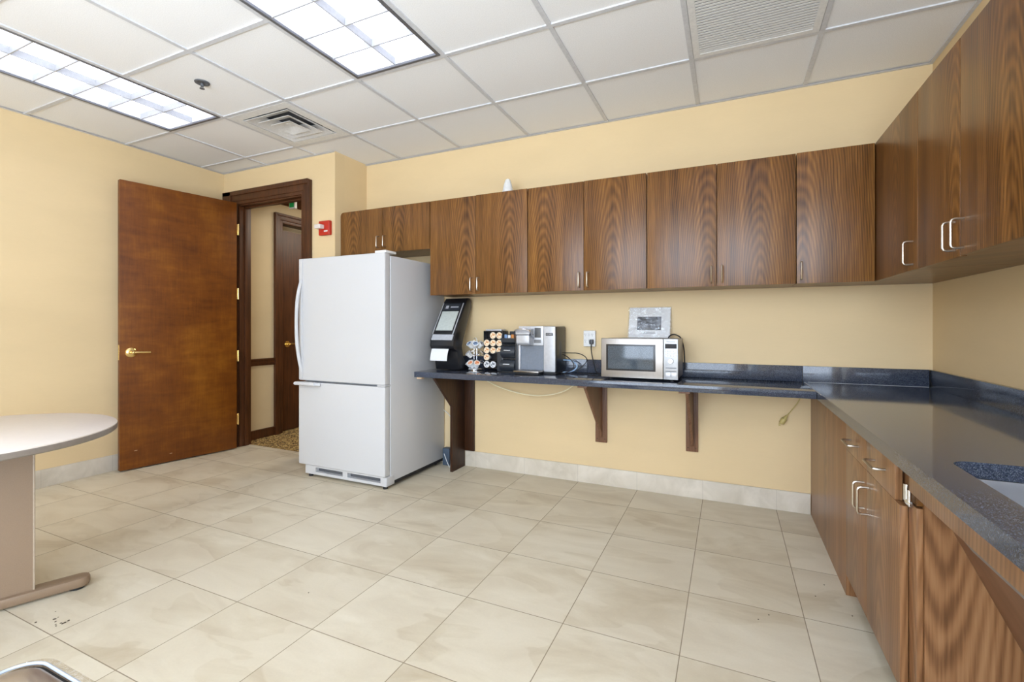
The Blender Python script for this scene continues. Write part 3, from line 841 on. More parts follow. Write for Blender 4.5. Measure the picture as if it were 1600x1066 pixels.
m.build('hinge', CHROME, t)
MB().box(BX, BX + .019, -3.0, -1.731, .692, BT - .001, .001).build('apron', WALNUT_LOW, t)
MB().prism([(BX + .055, BT - .09), (BX + .073, BT - .09), (BX + .40, .0), (BX + .382, .0)], 'y', -3.0, -1.732).build('sloped_panel', WALNUT_BR, t)
MB().box(BX, XR - .002, -3.02, -3.0, 0, BT - .001).build('side_panel', WALNUT_LOW, t)

# ------------------------------------------------------------------ countertop
t = thing('countertop', 'black granite countertop with backsplash along both cabinet walls', 'countertop', (4.0, -.3, BT))
GX = 4.262
MB().box(1.712, GX - .0008, -.485, -.001, BT, CT, .002).build('slab', GRANITE, t)
# right slab with sink cutout
def rrect(x0, x1, y0, y1, r, n=6):
    pts = []
    for (cx_, cy_, a0) in ((x1 - r, y1 - r, 0), (x0 + r, y1 - r, PI / 2), (x0 + r, y0 + r, PI), (x1 - r, y0 + r, 1.5 * PI)):
        for k in range(n + 1): pts.append((cx_ + r * math.cos(a0 + k * PI / 2 / n), cy_ + r * math.sin(a0 + k * PI / 2 / n)))
    return pts
HOLE = rrect(4.352, 4.770, -2.46, -1.818, .05)
MB().slab_with_hole([(GX, -3.03), (XR - .001, -3.03), (XR - .001, -.001), (GX, -.001)], HOLE, BT, CT).build('slab', GRANITE, t)
for (a, b_) in ((1.712, 2.905), (2.907, 4.255), (4.257, XR - .021)):
    MB().box(a, b_, -.020, -.0005, CT, .905, .0015).build('backsplash', GRANITE, t)
MB().box(XR - .020, XR - .0005, -3.03, -.0005, CT, .905, .0015).build('backsplash', GRANITE, t)
MB().box(GX - .0012, GX + .0012, -.62, -.021, CT - .002, CT + .0004).box(XR - .6, XR - .021, -.0215, -.0195, CT, CT + .0015).build('seam', plain('pale_joint_filler', srgb(176, 178, 180), .6), t)

# sink
t = thing('sink', 'stainless undermount sink basin set into the black counter', 'sink', (4.56, -2.14, .58))
b = bmesh.new()
prof = [(.012, BT - .0015), (-.002, BT - .0015), (-.004, BT - .02), (-.006, .64), (-.03, .605), (-.07, .598)]
rings = []
for off, z in prof:
    pts = rrect(4.352 - off, 4.770 + off, -2.46 - off, -1.818 + off, max(.02, .05 + off * .6))
    rings.append([b.verts.new((p[0], p[1], z)) for p in pts])
for A, B in zip(rings, rings[1:]):
    n = len(A)
    for k in range(n): b.faces.new((A[k], A[(k + 1) % n], B[(k + 1) % n], B[k]))
b.faces.new(rings[-1])
bmesh.ops.recalc_face_normals(b, faces=b.faces)
mm = MB(); mm._merge(b); bo = mm.build('basin', STEEL_SINK, t)
sm = bo.modifiers.new('thickness', 'SOLIDIFY'); sm.thickness = .0012
MB().lathe([(0, .001), (.02, .001), (.036, .004), (.042, .001), (.042, 0), (0, 0)], (4.56, -2.14, .599), 24).build('drain', CHROME, t)

# ------------------------------------------------------------------ counter supports
t = thing('counter_support', 'dark walnut full-height support panel at the left end of the counter', 'support')
t.location = (1.86, -.1, 0); WL[t.name] = ('W', Vector((1.86, -.1, 0)))
MB().prism([(-.013, 0), (-.205, 0), (-.205, .515), (-.455, BT - .001), (-.013, BT - .001)], 'x', 1.850, 1.872, .0008).build('panel', WALNUT_DK, t)
MB().box(1.873, 1.960, -.020, -.0005, .128, BT - .001, .001).build('wall_cleat', WALNUT_DK, t)
def bracket(x0, x1, gx, label, reach):
    t = thing('counter_bracket', label, 'bracket', ((x0 + x1) / 2, -.1, .31), group='wooden brackets under the counter')
    MB().box(x0, x1, -.018, -.0005, .310, BT - .001, .001).build('wall_plate', WALNUT_BR, t)
    MB().prism([(-.019, .345), (-.055, .40), (-reach, BT - .020), (-reach, BT - .014), (-.019, BT - .014)], 'x', gx - .009, gx + .009, .0008).build('gusset', WALNUT_BR, t)
    MB().box(gx - .045, gx + .018, -reach - .02, -.019, BT - .0135, BT - .001, .001).build('top_plate', WALNUT_BR, t)
    for dx in (.014, x1 - x0 - .014):
        MB().sphere((x0 + dx, -.0185, .335), .0035, n=8).build('screw', BLACKM, t)
bracket(2.966, 3.049, 3.008, 'wooden gusset bracket below the microwave', .44)
bracket(3.583, 3.660, 3.622, 'wooden gusset bracket right of the microwave, second along the counter', .44)

# ------------------------------------------------------------------ refrigerator
RX0, RX1 = .836, 1.672
t = thing('refrigerator', 'white refrigerator with freezer drawer below, under the short wall cabinet', 'refrigerator', (1.25, -.4, 0))
MB().box(RX0 + .004, RX1, -.703, -.012, .045, 1.648, .004, 2).build('body', WHITEE, t)
dm = MB().box(RX0, RX1 - .004, -.765, -.708, .735, 1.664, .010, 3)
ud = dm.build('door', WHITEE, t)
ld = MB().box(RX0, RX1 - .004, -.765, -.708, .092, .722, .010, 3).build('freezer_door', WHITEE, t)
MB().box(RX0 + .008, RX1 - .010, -.708, -.703, .11, 1.65).build('gasket', plain('grey_gasket', srgb(170, 172, 176), .6), t)
# upper handle: bowed vertical grip at the left edge
m = MB(); hx = RX0 + .030
m.tube([(hx + .004, -.766, 1.50), (hx - .002, -.782, 1.44), (hx - .006, -.800, 1.34), (hx - .008, -.805, 1.18), (hx - .006, -.802, 1.02), (hx - .002, -.785, .90), (hx + .004, -.766, .80)], .013, 10, 2)
m.build('handle', WHITEE, ud)
MB().box(RX0 + .012, RX0 + .046, -.771, -.764, .75, 1.655, .003).build('handle_trim', WHITEE, ud)
m = MB(); m.tube([(RX0 - .004, -.795, .712), (RX0 + .10, -.800, .712), (RX0 + .19, -.795, .710), (RX0 + .225, -.766, .708)], .013, 10, 1)
m.box(RX0 - .004, RX0 + .20, -.805, -.764, .700, .726, .008)
m.build('handle', WHITEE, ld)
m = MB().box(RX1 - .10, RX1 - .002, -.755, -.640, 1.664, 1.682, .005); m.build('hinge_cover', WHITEP, t)
m = MB().box(RX1 - .075, RX1 - .002, -.762, -.700, .722, .735, .002).cyl((RX1 - .018, -.738, .716), (RX1 - .018, -.738, .742), .010, 12); m.build('hinge', SILVERP, t)
# kick grille with two long openings
m = MB()
gy0, gy1 = -.748, -.700
def slotplate(m, x0, x1, z0, z1, slots, y0, y1):
    outer = [(x0, z0), (x1, z0), (x1, z1), (x0, z1)]
    # built from strips around the slots
    m.box(x0, x1, y0, y1, z0, slots[0][2]); m.box(x0, x1, y0, y1, slots[0][3], z1)
    xs = [x0] + [v for s_ in slots for v in s_[:2]] + [x1]
    for a, b_ in zip(xs[::2], xs[1::2]): m.box(a, b_, y0, y1, slots[0][2], slots[0][3])
slotplate(m, RX0 + .055, RX1 - .032, .022, .088, [(RX0 + .16, RX0 + .43, .042, .076), (RX0 + .475, RX1 - .055, .042, .076)], gy0, gy1 + .02)
kg = m.build('kick_grille', WHITEE, t)
MB().box(RX0 + .10, RX1 - .04, -.715, -.708, .03, .085).build('vent_recess', GREYIN, t)
MB().box(RX1 - .034, RX1 + .001, -.752, -.66, .020, .088, .010, 3).build('corner_foot_cover', WHITEE, t)
for (x, y) in ((RX1 - .03, -.725), (RX0 + .09, -.725), (RX1 - .05, -.08), (RX0 + .06, -.08)):
    MB().cyl((x, y, 0), (x, y, .046), .017, 14).build('foot', BLACKM, t)
MB().box(RX0 + .03, RX1 - .004, -.66, -.03, .022, .045).build('base', BLACKM, t)

# items in the gap right of the fridge
m = MB().box(1.695, 1.760, -.075, -.020, 0.0, .14, .004)
tag(m.build('floor_box', plain('blue_grey_box', srgb(70, 84, 100), .5)), 'small dark box on the floor between refrigerator and support panel', 'box')
m = MB().tube([(1.690, -.05, .45), (1.790, -.10, .42), (1.820, -.14, .36), (1.826, -.16, .20), (1.826, -.16, .05), (1.815, -.15, .006), (1.770, -.12, .04), (1.72, -.09, .10)], .0032, 6, 2)
tag(m.build('white_cable', WHITEP), 'white cable hanging between refrigerator and support panel', 'cable')

# ------------------------------------------------------------------ paper towel dispenser
t = thing('towel_dispenser', 'black paper towel dispenser leaning beside the refrigerator on the counter', 'towel dispenser', (1.84, -.15, CT))
X0, X1 = 1.738, 1.950
body = [(-.235, CT + .001), (-.255, .90), (-.262, .955), (-.308, .975), (-.322, 1.00), (-.315, 1.04), (-.290, 1.085), (-.118, 1.345), (-.092, 1.372), (-.060, 1.372), (-.038, 1.345), (-.040, 1.300), (-.165, 1.05), (-.19, .99), (-.165, .90), (-.085, CT + .02), (-.085, CT + .001)]
MB().prism(body, 'x', X0, X1, .006).build('body', BLACKP, t)
# side cheeks, silver edging
def slant(d, s, off=0.0):
    """point on the sloping front: s in metres up the slope from the lower lip, off = height above the face"""
    ax, az = (.172, .260); l = math.hypot(ax, az); ux, uz = ax / l, az / l
    return (-.290 + ux * s - uz * off, 1.085 + uz * s + ux * off)
m = MB(); p = [slant(0, .035, .0005), slant(0, .215, .0005), slant(0, .215, .003), slant(0, .035, .003)]
m.prism(p, 'x', X0 + .022, X1 - .040); m.build('window', GREENISH, t)
m = MB(); p = [slant(0, .228, .0), slant(0, .290, .0), slant(0, .290, .003), slant(0, .228, .003)]
m.prism(p, 'x', X0 + .020, X1 - .040); bp_ = m.build('brand_plate', CHARC, t)
m = MB(); p = [slant(0, .250, .003), slant(0, .262, .003), slant(0, .262, .004), slant(0, .250, .004)]
m.prism(p, 'x', X0 + .085, X1 - .055); p = [slant(0, .242, .003), slant(0, .270, .003), slant(0, .270, .004), slant(0, .242, .004)]
m.prism(p, 'x', X0 + .040, X0 + .066); m.build('brand_mark', SILVERP, bp_)
m = MB(); p = [slant(0, .0, 0), slant(0, .295, 0), slant(0, .295, .004), slant(0, .0, .004)]
m.prism(p, 'x', X1 - .026, X1 - .018); m.build('edge_trim', SILVERP, t)
m = MB(); m.prism(p, 'x', X0 + .004, X0 + .009); m.build('edge_trim', SILVERP, t)
m = MB(); m.prism([(-.293, 1.080), (-.318, 1.040), (-.321, 1.043), (-.297, 1.084)], 'x', X0 + .012, X1 - .012); m.build('lip', SILVERP, t)
m = MB(); n = 8; a = []
for k in range(n + 1):
    s_ = k / n; a.append((-.300 - .030 * s_ - .006 * math.sin(s_ * PI), .978 - .095 * s_))
pts = a + [(y + .0012, z - .0006) for y, z in a[::-1]]
m.prism(pts, 'x', X0 + .008, X1 - .052); tw_o = m.build('paper_towel', PAPER, t)

# ------------------------------------------------------------------ coffee pods
POD = plain('white_pod_cup', srgb(232, 232, 230), .5)
def lidmat(name, ring, c1, c2, sc=60):
    m, nt, b = newmat(name)
    co = ocoord(nt)
    sp = nt.nodes.new('ShaderNodeSeparateXYZ'); L(nt, co, sp.inputs[0])
    r = M(nt, 'SQRT', M(nt, 'ADD', M(nt, 'MULTIPLY', sp.outputs[0], sp.outputs[0]), M(nt, 'MULTIPLY', sp.outputs[1], sp.outputs[1])))
    n = noise(nt, co, sc, 2)
    inner = ramp(nt, n, [(0.44, c1), (0.56, c2)])
    L(nt, mix(nt, M(nt, 'GREATER_THAN', r, .0175), inner, ring), b.inputs['Base Color'])
    b.inputs['Roughness'].default_value = .35
    return m
LID_TAN = lidmat('tan_foil_lid', srgb(238, 214, 180), srgb(214, 150, 92), srgb(245, 226, 196))
LID_WHT = lidmat('white_foil_lid', srgb(235, 235, 235), srgb(90, 96, 104), srgb(220, 222, 224))
LID_BLU = lidmat('blue_foil_lid', srgb(228, 232, 238), srgb(52, 76, 112), srgb(150, 170, 196))
LID_ORG = lidmat('orange_foil_lid', srgb(240, 226, 214), srgb(226, 110, 50), srgb(240, 190, 150))
def make_pod(lid, label, group, loc, rot):
    t = thing('coffee_pod', label, 'coffee pod', loc, 0, group)
    t.rotation_euler = rot
    # pod axis is local +z, lid at the top
    MB().lathe([(0, -.044), (.0175, -.044), (.0185, -.040), (.0225, -.004), (.0252, -.003), (.0255, -.0008), (0, -.0008)], n=20).build('cup', POD, t, local=True)
    l = MB().lathe([(0, 0), (.0245, 0), (.0248, -.0008), (0, -.0008)], n=20).build('lid', lid, t, local=True)
    return t
PROTO = {}
def pod(kind, label, group, loc, rot):
    if kind not in PROTO:
        lid = {'tan': LID_TAN, 'white': LID_WHT, 'blue': LID_BLU, 'orange': LID_ORG}[kind]
        PROTO[kind] = make_pod(lid, label, group, loc, rot); return PROTO[kind]
    r = dup(PROTO[kind], loc, rot, label); r['group'] = group; return r

# chrome pod carousel
cxx, cyy = 2.030, -.120
t = thing('pod_carousel', 'chrome wire coffee pod carousel between towel dispenser and black pod rack', 'pod holder', (cxx, cyy, CT))
MB().lathe([(0, .016), (.030, .016), (.062, .010), (.070, .004), (.070, .001), (0, .001)], (cxx, cyy, CT), 36).build('base', CHROME, t)
m = MB()
for a in (0, PI): m.cyl((cxx + .012 * math.cos(a), cyy + .012 * math.sin(a), CT + .014), (cxx + .012 * math.cos(a), cyy + .012 * math.sin(a), CT + .225), .0022, 8)
m.tube([(cxx - .012, cyy, CT + .225), (cxx - .012, cyy, CT + .240), (cxx, cyy, CT + .250), (cxx + .012, cyy, CT + .240), (cxx + .012, cyy, CT + .225)], .0022, 6, 1)
m.build('post', CHROME, t)
def circ(c, r, nrm, n=20):
    nrm = Vector(nrm).normalized(); a = nrm.orthogonal().normalized(); b_ = nrm.cross(a)
    return [Vector(c) + a * r * math.cos(2 * PI * k / n) + b_ * r * math.sin(2 * PI * k / n) for k in range(n)]
tiers = [CT + .055, CT + .130, CT + .205]
podspots = {}
for ti, z in enumerate(tiers):
    m = MB(); m.tube(circ((cxx, cyy, z - .018), .026, (0, 0, 1), 20), .0016, 6, closed=True)
    for k in range(7):
        a = 2 * PI * k / 7 + .35 * ti - 1.75
        o_ = Vector((math.cos(a), math.sin(a), 0)); nr = (o_ * .72 + Vector((0, 0, .70))).normalized()
        c = Vector((cxx, cyy, z)) + o_ * .063
        m.tube(circ(c, .0240, nr, 18), .0014, 5, closed=True)
        m.tube([Vector((cxx, cyy, z - .018)) + o_ * .026, c - o_ * .020], .0014, 5)
        podspots[(ti, k)] = (c + nr * .002, nr)
    m.build('tier_ring', CHROME, t)
def rot_of(nr): return Vector(nr).to_track_quat('Z', 'Y').to_euler()
names = ['bottom', 'middle', 'top']
side = lambda k: ['front left', 'front right', 'right', 'back right', 'back', 'back left', 'left'][k]
cfg = {(2, 6): 'blue', (2, 0): 'blue', (2, 1): 'white', (1, 6): 'white', (0, 6): 'white', (0, 0): 'orange', (0, 1): 'orange', (0, 5): 'white', (2, 4): 'white'}
for (ti, k), kind in cfg.items():
    c, nr = podspots[(ti, k)]
    pod(kind, f'coffee pod with {kind} lid at the {side(k)} of the {names[ti]} carousel tier', 'coffee pods on the chrome carousel', c, rot_of(nr))

# black pod rack, lids facing the room
t = thing('pod_rack', 'black upright pod rack holding rows of tan lidded coffee pods', 'pod holder', (2.19, -.09, CT))
cols_ = [2.137, 2.191, 2.245]; rows_ = [1.076, 1.018, .962, .908, .852]
m = MB(); m.box(2.108, 2.274, -.085, -.030, CT + .001, 1.112, .006)
for z in (1.048, .990, .935, .880, .824): m.box(2.110, 2.272, -.128, -.084, z - .003, z + .003, .001)
m.box(2.108, 2.112, -.130, -.085, CT + .001, 1.112, .001); m.box(2.270, 2.274, -.130, -.085, CT + .001, 1.112, .001); m.box(2.108, 2.274, -.130, -.085, 1.104, 1.112, .002)
m.build('frame', BLACKP, t)
MB().box(2.125, 2.262, -.128, -.05, 1.112, 1.124, .004).build('top_cap', SILVERP, t)
cfg = {(0, 1): 'tan', (0, 2): 'tan', (1, 0): 'tan', (1, 1): 'tan', (1, 2): 'tan', (2, 0): 'tan', (2, 1): 'tan', (2, 2): 'tan', (3, 0): 'tan', (4, 0): 'white', (4, 1): 'white'}
rn = ['top', 'second', 'third', 'fourth', 'bottom']; cn = ['left', 'middle', 'right']
for (r, c), kind in cfg.items():
    pod(kind, f'coffee pod with {kind} lid, {rn[r]} row and {cn[c]} column of the black pod rack', 'coffee pods in the black rack', (cols_[c], -.134, rows_[r]), (PI / 2 - .10, 0, 0))

# drawer organiser
t = thing('drawer_organiser', 'charcoal desktop organiser with curved drawers beside the coffee maker', 'organiser', (2.36, -.14, CT))
m = MB(); m.box(2.424, 2.445, -.232, -.03, CT + .001, 1.108, .004).box(2.300, 2.424, -.06, -.03, CT + .001, 1.108, .003)
m.box(2.310, 2.424, -.20, -.06, .902, .908).box(2.310, 2.424, -.20, -.06, 1.005, 1.010).box(2.300, 2.424, -.22, -.06, CT + .001, CT + .006)
m.box(2.262, 2.312, -.205, -.135, CT + .001, .955, .004)
m.build('case', CHARC, t)
def drawer_front(z0, z1, x0, dpth, notch=True):
    m = MB(); n = 8
    prof = [(-.195 - dpth * math.sin(PI * (.12 + .76 * k / n)), z0 + (z1 - z0) * k / n) for k in range(n + 1)]
    m.prism([(-.07, z0)] + prof + [(-.07, z1)], 'x', x0, 2.421, .002)
    return m.build('drawer', CHARC, t)
d1 = drawer_front(.812, .897, 2.300, .055); d2_ = drawer_front(.912, 1.000, 2.306, .050)
MB().box(2.335, 2.385, -.2560, -.2420, .866, .871, .001).build('handle', WHITEP, d1)
MB().box(2.339, 2.389, -.2510, -.2370, .968, .973, .001).build('handle', WHITEP, d2_)
m = MB(); m.prism([(-.07, 1.012), (-.20, 1.012), (-.232, 1.030), (-.238, 1.058), (-.232, 1.060), (-.226, 1.036), (-.198, 1.020), (-.07, 1.020)], 'x', 2.310, 2.422)
m.box(2.310, 2.313, -.225, -.07, 1.015, 1.085, .001); m.build('tray', CHARC, t)
PK = [('blue', srgb(120, 150, 190)), ('white', srgb(225, 228, 232)), ('orange', srgb(214, 140, 70)), ('brown', srgb(150, 96, 50))]
for k, (cn_, c) in enumerate(PK):
    x = 2.320 + k * .025
    m = MB().box(x, x + .021, -.196 + .006 * k, -.190 + .006 * k, 1.0205, 1.086 - .004 * (k % 2), .001)
    tag(m.build('sweetener_packet', plain(cn_ + '_packet_paper', c, .6)), f'{cn_} paper packet standing in the top tray of the organiser', 'packet', 'packets in the organiser tray')

# ------------------------------------------------------------------ coffee maker
t = KEUR = thing('coffee_maker', 'silver and black single cup coffee maker on the counter', 'coffee maker', (2.60, -.15, CT))
KX0, KX1 = 2.458, 2.745
MB().box(KX0 + .004, KX1, -.235, -.028, CT + .012, 1.146, .012, 3).build('body', BLACKP, t)
MB().box(KX0 + .01, KX1 - .004, -.245, -.04, CT + .001, CT + .014, .002).build('base', BLACKM, t)
MB().box(2.654, KX1 - .003, -.256, -.236, CT + .016, 1.147, .008, 3).build('side_column', SILVERP, t)
m = MB().box(KX0 + .004, 2.652, -.252, -.236, 1.010, 1.147, .003).box(KX0, KX0 + .016, -.252, -.236, .835, 1.010, .002); m.build('front_panel', SILVERP, t)
MB().box(KX0 + .014, 2.650, -.2385, -.2345, .835, 1.008).build('cup_recess', GREYP, t)
MB().box(2.586, 2.634, -.2545, -.2515, 1.066, 1.136, .001).build('display', plain('dim_display', srgb(92, 92, 92), .3), t)
MB().box(2.580, 2.634, -.2545, -.2515, 1.028, 1.052, .002).build('button', plain('grey_button', srgb(120, 120, 122), .35), t)
MB().box(2.672, 2.726, -.2580, -.2555, 1.080, 1.100, .001).build('badge', CHARC, t)
lettering('KEURIG', .0125, (2.699, -.2583, 1.0895), (PI / 2, 0, 0), SILVERP, 'badge_lettering', t)
m = MB(); m.prism([(-.252, 1.012), (-.325, 1.016), (-.338, 1.030), (-.340, 1.085), (-.252, 1.085)], 'x', 2.480, 2.578, .006)
hd = m.build('brew_head', SILVERP, t)
m = MB(); m.prism([(-.252, 1.088), (-.342, 1.088), (-.345, 1.100), (-.320, 1.126), (-.252, 1.130)], 'x', 2.476, 2.582, .006); m.build('brew_lid', SILVERP, t)
MB().box(2.482, 2.577, -.336, -.252, 1.0845, 1.0885).build('lid_gap', BLACKM, t)
m = MB(); m.tube([(2.474, -.27, 1.060), (2.472, -.335, 1.100), (2.474, -.352, 1.122), (2.530, -.356, 1.128), (2.586, -.352, 1.122), (2.588, -.335, 1.100), (2.586, -.27, 1.060)], .0055, 8, 2); m.build('lid_handle', CHROME, t)
MB().box(KX0 + .006, 2.655, -.355, -.238, .822, .836, .004).build('drip_tray', STEEL, t)
MB().box(KX0 + .014, 2.650, -.345, -.238, CT + .001, .822, .004).build('tray_base', BLACKM, t)
MB().box(KX1 - .002, KX1 + .001, -.175, -.125, .92, 1.04, .001).build('side_vent', GREYIN, t)

# ------------------------------------------------------------------ microwave
t = MICRO = thing('microwave', 'stainless steel countertop microwave oven on the black counter', 'microwave', (3.33, -.2, CT))
A0, A1, F = 3.099, 3.568, -.385
Z0, Z1 = .823, 1.071
MB().box(A0 + .004, A1 - .002, F + .022, -.040, Z0 + .003, Z1 - .003, .004).build('casing', plain('silver_grey_casing', srgb(150, 150, 152), .35, .5), t)
dr = MB().box(A0, 3.481, F, F + .024, Z0, Z1, .004, 3).build('door', STEEL, t)
MB().box(3.132, 3.437, F - .0015, F + .004, .868, 1.034, .001).build('window_frame', BLACKP, dr)
MB().box(3.144, 3.424, F - .0028, F - .001, .879, 1.024, .001).build('window', MWWIN, dr)
MB().box(3.483, A1, F, F + .024, Z0, Z1, .004, 3).build('control_panel', plain('silver_control_panel', srgb(160, 160, 160), .35, .5), t)
MB().box(3.493, 3.560, F - .0015, F + .002, 1.013, 1.041, .0008).build('display', BLACKM, t)
lettering('Panasonic', .0125, (3.526, F - .0004, 1.055), (PI / 2, 0, 0), BLACKM, 'brand_lettering', t)
MB().lathe([(0, .016), (.013, .016), (.0155, .012), (.017, 0), (0, 0)], (3.526, F, .937), 24, Matrix.Rotation(PI / 2, 4, 'X')).build('dial', CHROME, t)
for (zz_) in (.998, .984, .968):
    for xx in (3.500, 3.517, 3.534, 3.551): MB().box(xx - .007, xx + .007, F - .0012, F + .001, zz_ - .004, zz_ + .004, .0005).build('button', WHITEP, t)
MB().box(3.496, 3.524, F - .0015, F + .001, .842, .866, .001).build('button', SILVERP, t)
MB().box(3.528, 3.558, F - .0015, F + .001, .842, .866, .001).build('button', SILVERP, t)
MB().box(3.496, 3.558, F - .0008, F + .001, .873, .877).box(3.496, 3.558, F - .0008, F + .001, .893, .897).build('panel_marking', GREYIN, t)
for x in (A0 + .05, A1 - .04):
    for y in (F + .05, -.08): MB().cyl((x, y, CT), (x, y, Z0 + .004), .012, 12).build('foot', BLACKM, t)
# manual in sleeve
t = thing('microwave_manual', 'white booklet in a clear plastic sleeve propped on the microwave', 'booklet', (3.35, -.05, Z1))
def lean(z): return -.070 + (z - Z1) / .206 * .055     # leans back to the wall
m = MB(); m.prism([(lean(Z1) , Z1 - .001), (lean(Z1) + .004, Z1 - .001), (lean(1.277) + .004, 1.277), (lean(1.277), 1.277)], 'x', 3.212, 3.486); pg = m.build('booklet', PAPER, t)
m = MB(); m.prism([(lean(1.122) - .0008, 1.122), (lean(1.122) + .001, 1.122), (lean(1.213) + .001, 1.213), (lean(1.213) - .0008, 1.213)], 'x', 3.268, 3.428); m.build('cover_picture', plain('grey_print', srgb(96, 102, 110), .5, bscale=25, var=.6), pg)
m = MB(); m.prism([(lean(1.102) - .0008, 1.100), (lean(1.102) + .001, 1.100), (lean(1.104) + .001, 1.104), (lean(1.104) - .0008, 1.104)], 'x', 3.31, 3.39); m.build('cover_text', GREYIN, pg)
m = MB(); m.prism([(lean(Z1) - .006, Z1 + .0005), (lean(Z1) - .005, Z1 + .0005), (lean(1.281) - .004, 1.281), (lean(1.281) - .005, 1.281)], 'x', 3.206, 3.494); m.build('sleeve', SLEEVE, t)
m = MB().tube([(3.475, -.09, Z1 - .02), (3.482, -.08, Z1 + .012), (3.512, -.07, 1.096), (3.545, -.065, 1.082), (3.556, -.06, Z1 - .002), (3.575, -.035, 1.0), (3.578, -.03, .86)], .004, 6, 2)
m.build('loop_cord', BLACKM, MICRO)

# ------------------------------------------------------------------ outlet and cords
t = thing('wall_outlet', 'white six socket wall outlet between coffee maker and microwave', 'outlet', (2.925, 0, 1.06))
MB().box(2.880, 2.968, -.030, -.0005, 1.000, 1.116, .005, 3).build('outlet_body', WHITEP, t)
for r in (1.085, 1.040):
    for x in (2.895, 2.921, 2.947):
        if r == 1.040 and x > 2.94: continue
        m = MB(); m.box(x - .005, x - .0035, -.0308, -.028, r, r + .010).box(x + .0035, x + .005, -.0308, -.028, r, r + .008).cyl((x, -.0308, r - .007), (x, -.028, r - .007), .0022, 8)
        m.build('socket', GREYIN, t)
t = thing('power_cord', 'black plug and cord running down from the outlet behind the microwave', 'cord', (2.945, -.03, 1.03))
MB().box(2.932, 2.958, -.066, -.031, 1.018, 1.052, .006, 3).build('plug', CHARC, t)
MB().tube([(2.945, -.055, 1.020), (2.945, -.058, .98), (2.955, -.060, .92), (2.975, -.075, .86), (2.992, -.10, .822), (3.02, -.12, .813), (3.06, -.11, .812)], .0038, 6, 2).build('cable', BLACKM, t)
m = MB().tube([(2.748, -.12, .955), (2.80, -.12, .955), (2.87, -.105, .955), (2.925, -.10, .925), (2.925, -.10, .89), (2.880, -.11, .850), (2.85, -.12, .815), (2.92, -.14, .8125), (2.99, -.10, .8125)], .0034, 6, 2)
m.build('power_lead', BLACKM, KEUR)
m = MB().tube([(2.748, -.12, .945), (2.79, -.13, .930), (2.845, -.13, .880), (2.83, -.14, .835), (2.78, -.15, .8125), (2.752, -.16, .8125)], .0034, 6, 2)
m.build('power_lead', BLACKM, KEUR)
m = MB().tube([(2.750, -.10, .902), (2.80, -.10, .902), (2.850, -.105, .880), (2.858, -.11, .850), (2.82, -.12, .820), (2.755, -.13, .8135)], .0048, 6, 2)
tag(m.build('blue_cable', LBLUE), 'pale blue cable curving beside the coffee maker', 'cable')

# cables under the counter
m = MB().tube([(2.02, -.10, BT - .004), (2.089, -.10, .735), (2.20, -.10, .685), (2.338, -.10, .648), (2.46, -.10, .630), (2.574, -.10, .628), (2.70, -.10, .652), (2.79, -.10, .690), (2.88, -.10, BT - .006)], .0042, 6, 2)
tag(m.build('sagging_cable', BEIGEC), 'pale cable sagging under the counter below the coffee maker', 'cable')
m = MB(); m.cyl((4.185, -.03, .62), (4.186, -.03, .625), .003)
t = thing('hanging_plug', 'yellowed plug dangling by its cord under the counter near the corner', 'plug', (4.150, -.03, .56))
MB().tube([(4.262, -.03, BT - .002), (4.235, -.03, .690), (4.195, -.03, .630), (4.168, -.03, .592)], .0028, 6, 1).build('cord', OLIVEP, t)
m = MB(); m.cyl((4.172, -.03, .598), (4.158, -.03, .578), .006, 10, r2=.013).cyl((4.158, -.03, .578), (4.140, -.03, .545), .017, 14, r2=.015, bv=.004).box(4.126, 4.137, -.032, -.028, .530, .546)
m.build('plug_body', OLIVEP, t)
m = MB().box(1.70, 1.745, -.44, -.40, BT - .020, BT - .001, .005)
tag(m.build('shim_block', plain('pale_wood_shim', srgb(232, 200, 164), .6)), 'small pale block under the left end of the counter', 'block')

# ------------------------------------------------------------------ round table
ang = math.atan2(-.372, .928)   # local +y points along the foot
t = thing('round_table', 'round pale grey laminate table with taupe slab base at the left', 'table', (1.110, -2.630, 0), ang)
TZ = .722; R = .497
MB().lathe([(0, TZ), (R - .004, TZ), (R - .001, TZ - .002), (R - .001, TZ - .006), (0, TZ - .006)], n=96).build('tabletop', LTABLE, t, local=True)
MB().lathe([(0, TZ - .006), (R, TZ - .006), (R + .001, TZ - .010), (R, TZ - .026), (R - .006, TZ - .031), (0, TZ - .031)], n=96).build('edge_band', EDGEG, t, local=True)
def footbar(m, L_, wd, hgt):
    n = 8; pts = []
    for sg in (1, -1):
        for k in range(n + 1):
            a = PI * k / n if sg == 1 else PI + PI * k / n
            pts.append((wd / 2 * math.cos(a), sg * (L_ / 2 - wd / 2) + wd / 2 * math.sin(a)))
    b = bmesh.new()
    lv = [(.90, .012), (1.0, .018), (1.0, hgt * .80), (.93, hgt * .96), (.80, hgt)]
    rg = [[b.verts.new((p[0] * s_, p[1] if abs(p[1]) < L_ / 2 - wd / 2 - .001 else math.copysign(L_ / 2 - wd / 2, p[1]) + (p[1] - math.copysign(L_ / 2 - wd / 2, p[1])) * s_, z)) for p in pts] for s_, z in lv]
    for A, B in zip(rg, rg[1:]):
        for k in range(len(A)): b.faces.new((A[k], A[(k + 1) % len(A)], B[(k + 1) % len(A)], B[k]))
    b.faces.new(rg[0][::-1]); b.faces.new(rg[-1]); bmesh.ops.recalc_face_normals(b, faces=b.faces)
    m._merge(b)
m = MB(); footbar(m, .81, .075, .050); m.build('foot', TAUPE, t, local=True)
MB().box(-.016, .016, -.225, .225, .049, TZ - .031).build('base_panel', TAUPE, t, local=True)
